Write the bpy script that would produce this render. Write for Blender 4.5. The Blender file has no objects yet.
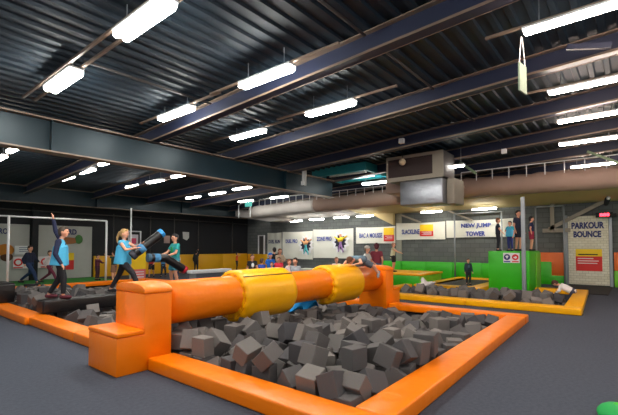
import bpy, bmesh, math, random
from math import sin, cos, pi, radians, atan2, sqrt
from mathutils import Vector, Matrix, Euler
C = bpy.context.scene.collection
SC = bpy.context.scene
rnd = random.Random(11)

# ------------------------------------------------------------------ materials
def mat(name, col, rough=.5, metal=0., noise=0., scale=6., bump=0., bscale=30., spec=.5, emit=None, estr=0., coat=0.):
    m = bpy.data.materials.new(name); m.use_nodes = True
    nt = m.node_tree; b = nt.nodes['Principled BSDF']
    c = (col[0], col[1], col[2], 1)
    b.inputs['Base Color'].default_value = c
    b.inputs['Roughness'].default_value = rough
    b.inputs['Metallic'].default_value = metal
    b.inputs['Specular IOR Level'].default_value = spec
    if coat: b.inputs['Coat Weight'].default_value = coat; b.inputs['Coat Roughness'].default_value = .15
    if emit: b.inputs['Emission Color'].default_value = (*emit, 1); b.inputs['Emission Strength'].default_value = estr
    tc = nt.nodes.new('ShaderNodeTexCoord')
    if noise:
        n = nt.nodes.new('ShaderNodeTexNoise'); n.inputs['Scale'].default_value = scale; n.inputs['Detail'].default_value = 4
        nt.links.new(tc.outputs['Object'], n.inputs['Vector'])
        r = nt.nodes.new('ShaderNodeMix'); r.data_type = 'RGBA'
        r.inputs[6].default_value = tuple(x*(1-noise) for x in col)+(1,)
        r.inputs[7].default_value = tuple(min(1, x*(1+noise)) for x in col)+(1,)
        nt.links.new(n.outputs['Fac'], r.inputs[0]); nt.links.new(r.outputs[2], b.inputs['Base Color'])
    if bump:
        n2 = nt.nodes.new('ShaderNodeTexNoise'); n2.inputs['Scale'].default_value = bscale; n2.inputs['Detail'].default_value = 2
        nt.links.new(tc.outputs['Object'], n2.inputs['Vector'])
        bp = nt.nodes.new('ShaderNodeBump'); bp.inputs['Strength'].default_value = bump; bp.inputs['Distance'].default_value = .02
        nt.links.new(n2.outputs['Fac'], bp.inputs['Height']); nt.links.new(bp.outputs[0], b.inputs['Normal'])
    return m
def srgb(r, g, b):
    f = lambda x: ((x/255+.055)/1.055)**2.4 if x > 10 else x/255/12.92
    return (f(r), f(g), f(b))
_mc = {}
def cm(r, g, b, rough=.8, **k):
    key = (r, g, b, rough)
    if key not in _mc: _mc[key] = mat('cloth_%d_%d_%d' % (r, g, b), srgb(r, g, b), rough, **k)
    return _mc[key]

M = {}
M['orange'] = mat('orange_vinyl', srgb(255, 127, 0), .34, spec=.35, noise=.05, scale=3, bump=.5, bscale=5)
M['orange_d'] = mat('orange_seam', srgb(190, 70, 0), .5)
M['yellow'] = mat('yellow_vinyl', srgb(254, 176, 0), .34, spec=.35, noise=.05, scale=3, bump=.4, bscale=5)
M['ypad'] = mat('yellow_pad_vinyl', srgb(235, 172, 15), .5, noise=.06, scale=2)
M['green'] = mat('green_vinyl', srgb(50, 185, 12), .4, noise=.06, scale=2, bump=.3, bscale=4)
M['greenl'] = mat('light_green_vinyl', srgb(120, 205, 50), .4, noise=.06, scale=2)
M['orangew'] = mat('orange_wall_vinyl', srgb(232, 108, 30), .5, noise=.05, scale=2)
M['blackv'] = mat('black_vinyl', srgb(18, 16, 18), .35, noise=.1, bump=.4, bscale=6)
M['bed'] = mat('trampoline_mesh', srgb(60, 55, 50), .8, noise=.2, scale=60)
M['teal'] = mat('teal_painted_steel', srgb(2, 32, 42), .4, noise=.18, scale=1.2, metal=.3)
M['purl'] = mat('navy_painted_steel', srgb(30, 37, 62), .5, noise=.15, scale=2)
M['flange'] = mat('lit_tan_steel', srgb(130, 112, 98), .45, noise=.15, scale=3, metal=.2)  # tan tone holds the lamplight on the beam lips
M['roof'] = mat('corrugated_roof', srgb(24, 40, 52), .6, noise=.35, scale=1.3, metal=.1)
M['grey'] = mat('galvanised_steel', srgb(150, 155, 160), .45, metal=.4)
M['white'] = mat('white_paint', srgb(225, 225, 225), .5)
M['dark'] = mat('dark_paint', srgb(18, 20, 25), .7, noise=.2)
M['silver'] = mat('foil_duct', srgb(160, 162, 168), .38, metal=.85, noise=.15, scale=6, bump=.8, bscale=7)
M['unit'] = mat('unit_casing', srgb(90, 86, 84), .5, metal=.4, noise=.1)
M['grille'] = mat('dark_brown_grille', srgb(48, 32, 30), .7, noise=.15, scale=20)
M['duct'] = mat('brown_duct_wrap', srgb(158, 132, 118), .7, noise=.12, scale=2, bump=.9, bscale=3)
M['ductw'] = mat('white_duct_wrap', srgb(205, 198, 192), .7, noise=.1, scale=2, bump=.9, bscale=3)
M['beige'] = mat('beige_soffit', srgb(196, 178, 130), .8, noise=.08, scale=2)
M['beiges'] = mat('beige_steel', srgb(150, 142, 128), .7, noise=.08)
M['conc'] = mat('concrete_column', srgb(150, 150, 138), .85, noise=.12)
M['tq'] = mat('turquoise_sheet', srgb(40, 150, 160), .5, noise=.15)
M['banner'] = mat('white_banner', srgb(226, 226, 214), .6, noise=.05, scale=2, bump=.6, bscale=2.5)
M['txt'] = mat('blue_print', srgb(62, 78, 160), .6)
M['txtd'] = mat('navy_print', srgb(30, 38, 100), .6)
M['byel'] = mat('yellow_print', srgb(245, 205, 20), .6)
M['bred'] = mat('red_print', srgb(215, 40, 35), .6)
M['skin'] = mat('skin', srgb(224, 160, 130), .55)
M['eye'] = mat('eye_dark', srgb(25, 20, 20), .3)
M['lip'] = mat('lip', srgb(170, 85, 75), .5)
M['bib'] = mat('light_blue_bib', srgb(72, 172, 214), .7, noise=.12, scale=8, bump=.6, bscale=8)
M['foamd'] = mat('dark_pit_floor', srgb(20, 18, 18), .9)
M['mat_dark'] = mat('dark_mat', srgb(38, 36, 38), .85, noise=.1)
M['greenf'] = mat('green_carpet', srgb(60, 150, 60), .9, noise=.15, scale=10)
M['gdark'] = mat('grey_rod', srgb(72, 68, 66), .6)

def lampmat(name, col, s):
    m = bpy.data.materials.new(name); m.use_nodes = True; nt = m.node_tree
    nt.nodes.clear(); e = nt.nodes.new('ShaderNodeEmission'); o = nt.nodes.new('ShaderNodeOutputMaterial')
    e.inputs[0].default_value = (*col, 1); e.inputs[1].default_value = s; nt.links.new(e.outputs[0], o.inputs[0]); return m
M['lampc'] = lampmat('tube_light_cool', (1., .99, .92), 36)
M['lampw'] = lampmat('tube_light_warm', (1., .80, .68), 46)
M['lampf'] = lampmat('tube_light_far', (1., .97, .9), 22)
M['led'] = lampmat('red_led', (1., .03, .05), 4)
M['sky'] = lampmat('skylight_pane', (.75, 1., 1.), 2.5)

# foam: dark charcoal with a fine grain, tone differs from cube to cube
def foam_mat():
    m = bpy.data.materials.new('charcoal_foam'); m.use_nodes = True; nt = m.node_tree; b = nt.nodes['Principled BSDF']
    b.inputs['Roughness'].default_value = .95; b.inputs['Specular IOR Level'].default_value = .2
    g = nt.nodes.new('ShaderNodeNewGeometry'); cr = nt.nodes.new('ShaderNodeValToRGB')
    cr.color_ramp.elements[0].color = (*srgb(80, 78, 81), 1); cr.color_ramp.elements[1].color = (*srgb(134, 127, 122), 1)
    oi = nt.nodes.new('ShaderNodeObjectInfo'); ad = nt.nodes.new('ShaderNodeMath'); ad.operation = 'ADD'
    fr = nt.nodes.new('ShaderNodeMath'); fr.operation = 'FRACT'
    nt.links.new(g.outputs['Random Per Island'], ad.inputs[0]); nt.links.new(oi.outputs['Random'], ad.inputs[1])
    nt.links.new(ad.outputs[0], fr.inputs[0]); nt.links.new(fr.outputs[0], cr.inputs[0])
    tc = nt.nodes.new('ShaderNodeTexCoord'); n = nt.nodes.new('ShaderNodeTexNoise'); n.inputs['Scale'].default_value = 120
    mx = nt.nodes.new('ShaderNodeMix'); mx.data_type = 'RGBA'; mx.blend_type = 'MULTIPLY'; mx.inputs[0].default_value = .35
    nt.links.new(tc.outputs['Object'], n.inputs['Vector'])
    nt.links.new(cr.outputs[0], mx.inputs[6]); nt.links.new(n.outputs['Color'], mx.inputs[7]); nt.links.new(mx.outputs[2], b.inputs['Base Color'])
    return m
M['foam'] = foam_mat()

def floor_mat():
    m = mat('dark_carpet', srgb(88, 90, 98), .9); nt = m.node_tree; b = nt.nodes['Principled BSDF']
    tc = nt.nodes.new('ShaderNodeTexCoord')
    n = nt.nodes.new('ShaderNodeTexNoise'); n.inputs['Scale'].default_value = 25; n.inputs['Detail'].default_value = 6
    n2 = nt.nodes.new('ShaderNodeTexNoise'); n2.inputs['Scale'].default_value = .5
    cr = nt.nodes.new('ShaderNodeValToRGB'); cr.color_ramp.elements[0].position = .3; cr.color_ramp.elements[1].position = .7
    cr.color_ramp.elements[0].color = (*srgb(52, 57, 70), 1); cr.color_ramp.elements[1].color = (*srgb(66, 71, 83), 1)
    mx = nt.nodes.new('ShaderNodeMix'); mx.data_type = 'RGBA'; mx.blend_type = 'OVERLAY'; mx.inputs[0].default_value = .12
    nt.links.new(tc.outputs['Object'], n.inputs['Vector']); nt.links.new(tc.outputs['Object'], n2.inputs['Vector'])
    nt.links.new(n.outputs['Fac'], cr.inputs[0]); nt.links.new(cr.outputs[0], mx.inputs[6]); nt.links.new(n2.outputs['Fac'], mx.inputs[7])
    nt.links.new(mx.outputs[2], b.inputs['Base Color'])
    bp = nt.nodes.new('ShaderNodeBump'); bp.inputs['Strength'].default_value = .3; bp.inputs['Distance'].default_value = .01
    n3 = nt.nodes.new('ShaderNodeTexNoise'); n3.inputs['Scale'].default_value = 150
    nt.links.new(tc.outputs['Object'], n3.inputs['Vector']); nt.links.new(n3.outputs['Fac'], bp.inputs['Height']); nt.links.new(bp.outputs[0], b.inputs['Normal'])
    return m
M['floor'] = floor_mat()

def brick_mat(name, c1, c2, mortar, scale, axis='u'):
    m = mat(name, c1, .85); nt = m.node_tree; b = nt.nodes['Principled BSDF']
    tc = nt.nodes.new('ShaderNodeTexCoord'); sp = nt.nodes.new('ShaderNodeSeparateXYZ'); cb = nt.nodes.new('ShaderNodeCombineXYZ')
    nt.links.new(tc.outputs['Object'], sp.inputs[0])
    nt.links.new(sp.outputs['Y' if axis == 'u' else 'X'], cb.inputs[0]); nt.links.new(sp.outputs['Z'], cb.inputs[1])
    br = nt.nodes.new('ShaderNodeTexBrick'); br.inputs['Scale'].default_value = scale
    br.inputs['Color1'].default_value = (*c1, 1); br.inputs['Color2'].default_value = (*c2, 1); br.inputs['Mortar'].default_value = (*mortar, 1)
    br.inputs['Mortar Size'].default_value = .012
    nt.links.new(cb.outputs[0], br.inputs['Vector']); nt.links.new(br.outputs['Color'], b.inputs['Base Color'])
    return m
M['block'] = brick_mat('grey_block_wall', srgb(88, 92, 92), srgb(100, 104, 102), srgb(74, 77, 76), 1.2)
M['pbrick'] = brick_mat('white_brick_print', srgb(214, 208, 186), srgb(226, 222, 204), srgb(168, 160, 138), 2.6)

# ------------------------------------------------------------------ mesh helpers
class MB:
    def __init__(s): s.v = []; s.f = []
    def add(s, vs, fs):
        b = len(s.v); s.v += [tuple(v) for v in vs]; s.f += [tuple(b+i for i in f) for f in fs]; return s
    def box(s, x0, x1, y0, y1, z0, z1):
        return s.add([(x0,y0,z0),(x1,y0,z0),(x1,y1,z0),(x0,y1,z0),(x0,y0,z1),(x1,y0,z1),(x1,y1,z1),(x0,y1,z1)],
                     [(0,3,2,1),(4,5,6,7),(0,1,5,4),(1,2,6,5),(2,3,7,6),(3,0,4,7)])
    def cyl(s, a, b, r0, r1=None, n=16, cap=True):
        r1 = r0 if r1 is None else r1
        a = Vector(a); b = Vector(b); d = (b-a).normalized()
        x = d.orthogonal().normalized(); y = d.cross(x)
        vs = [a+(x*cos(2*pi*i/n)+y*sin(2*pi*i/n))*r0 for i in range(n)]+[b+(x*cos(2*pi*i/n)+y*sin(2*pi*i/n))*r1 for i in range(n)]
        fs = [(i, (i+1) % n, n+(i+1) % n, n+i) for i in range(n)]
        if cap: fs += [tuple(range(n-1, -1, -1)), tuple(range(n, 2*n))]
        return s.add(vs, fs)
    def capsule(s, a, b, r0, r1=None, n=12, k=4):
        r1 = r0 if r1 is None else r1
        a = Vector(a); b = Vector(b); d = (b-a)
        d = d.normalized() if d.length > 1e-6 else Vector((0, 0, 1))
        x = d.orthogonal().normalized(); y = d.cross(x)
        rings = [(a-d*r0*cos(pi/2*j/k), r0*sin(pi/2*j/k)) for j in range(1, k+1)]+[(b+d*r1*sin(pi/2*j/k), r1*cos(pi/2*j/k)) for j in range(k)]
        vs = [a-d*r0]; fs = []
        for (c, r) in rings: vs += [c+(x*cos(2*pi*i/n)+y*sin(2*pi*i/n))*r for i in range(n)]
        vs.append(b+d*r1); L = len(vs)-1
        for i in range(n): fs.append((0, 1+(i+1) % n, 1+i))
        for q in range(len(rings)-1):
            for i in range(n):
                p = 1+q*n; fs.append((p+i, p+(i+1) % n, p+n+(i+1) % n, p+n+i))
        p = 1+(len(rings)-1)*n
        for i in range(n): fs.append((p+i, p+(i+1) % n, L))
        return s.add(vs, fs)
    def ell(s, c, rx, ry, rz, n=16, k=10, lo=-1., rot=None):
        c = Vector(c); vs = []; fs = []
        for j in range(k+1):
            t = -pi/2+pi*j/k; z = max(sin(t), lo); cr = cos(t) if sin(t) >= lo else sqrt(max(0, 1-lo*lo))*j/ (k+1)
            for i in range(n):
                p = Vector((rx*cr*cos(2*pi*i/n), ry*cr*sin(2*pi*i/n), rz*z))
                if rot: p = rot @ p
                vs.append(c+p)
        for j in range(k):
            for i in range(n): fs.append((j*n+i, j*n+(i+1) % n, (j+1)*n+(i+1) % n, (j+1)*n+i))
        return s.add(vs, fs)
    def poly(s, pts, off):
        """prism: polygon pts (3D, planar) extruded by vector off"""
        off = Vector(off); n = len(pts); vs = [Vector(p) for p in pts]+[Vector(p)+off for p in pts]
        return s.add(vs, [tuple(range(n-1, -1, -1)), tuple(range(n, 2*n))]+[(i, (i+1) % n, n+(i+1) % n, n+i) for i in range(n)])
    def build(s, name, m, parent=None, smooth=False, bevel=0, seg=2, remesh=0, smoothit=0):
        me = bpy.data.meshes.new(name); me.from_pydata(s.v, [], s.f)
        bm = bmesh.new(); bm.from_mesh(me)
        bmesh.ops.remove_doubles(bm, verts=bm.verts, dist=1e-5); bmesh.ops.recalc_face_normals(bm, faces=bm.faces)
        if bevel:
            bmesh.ops.bevel(bm, geom=[e for e in bm.edges if len(e.link_faces) == 2 and e.calc_face_angle(0) > .6], offset=bevel, segments=seg, profile=.5, affect='EDGES', clamp_overlap=True)
        bm.to_mesh(me); bm.free()
        o = bpy.data.objects.new(name, me); C.objects.link(o)
        if m: me.materials.append(m)
        if remesh:
            md = o.modifiers.new('r', 'REMESH'); md.mode = 'VOXEL'; md.voxel_size = remesh; md.adaptivity = 0
            if smoothit:
                ms = o.modifiers.new('s', 'SMOOTH'); ms.factor = .5; ms.iterations = smoothit
            dg = bpy.context.evaluated_depsgraph_get(); ev = o.evaluated_get(dg)
            me2 = bpy.data.meshes.new_from_object(ev); o.modifiers.clear(); o.data = me2
            if not me2.materials and m: me2.materials.append(m)
            smooth = True
        if smooth or (bevel and seg > 1):
            for p in o.data.polygons: p.use_smooth = True
            if not remesh and not smooth:
                pass
            if bevel:
                try:
                    o.data.set_sharp_from_angle(angle=radians(40))
                except Exception: pass
        if parent: o.parent = parent
        return o
def B(x0, x1, y0, y1, z0, z1): return MB().box(x0, x1, y0, y1, z0, z1)
def tag(o, label, cat, group=None, kind=None):
    o['label'] = label; o['category'] = cat
    if group: o['group'] = group
    if kind: o['kind'] = kind
    return o
def thing(name, label, cat, loc=(0,0,0), rz=0, group=None):
    o = bpy.data.objects.new(name, None); C.objects.link(o); o.location = loc; o.rotation_euler = (0,0,rz)
    o.empty_display_size = .1
    return tag(o, label, cat, group)
def struct(name, mb, m, **k):
    o = mb.build(name, m, **k); o['kind'] = 'structure'; return o
def text(body, name, m, parent, origin, X, Y, w, h, off=.006, bold=.03, depth=.002):
    """lettering centred on origin, reading along X with up Y, stretched to w x h"""
    cu = bpy.data.curves.new(name, 'FONT'); cu.body = body; cu.align_x = 'CENTER'; cu.align_y = 'CENTER'
    cu.offset = bold; cu.extrude = depth; cu.resolution_u = 3
    t = bpy.data.objects.new('tmp', cu); C.objects.link(t)
    dg = bpy.context.evaluated_depsgraph_get(); me = bpy.data.meshes.new_from_object(t.evaluated_get(dg)); bpy.data.objects.remove(t)
    xs = [v.co.x for v in me.vertices]; ys = [v.co.y for v in me.vertices]
    cx, cy = (min(xs)+max(xs))/2, (min(ys)+max(ys))/2; sx = w/(max(xs)-min(xs)); sy = h/(max(ys)-min(ys))
    X = Vector(X); Y = Vector(Y); Z = X.cross(Y); O = Vector(origin)
    for v in me.vertices: v.co = O+X*((v.co.x-cx)*sx)+Y*((v.co.y-cy)*sy)+Z*(v.co.z+off)
    me.materials.clear(); me.materials.append(m)
    o = bpy.data.objects.new(name, me); C.objects.link(o)
    if parent: o.parent = parent
    return o
XB, XL, ZU = (0, -1, 0), (1, 0, 0), (0, 0, 1)      # reading direction on the back wall and on the left wall

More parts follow.
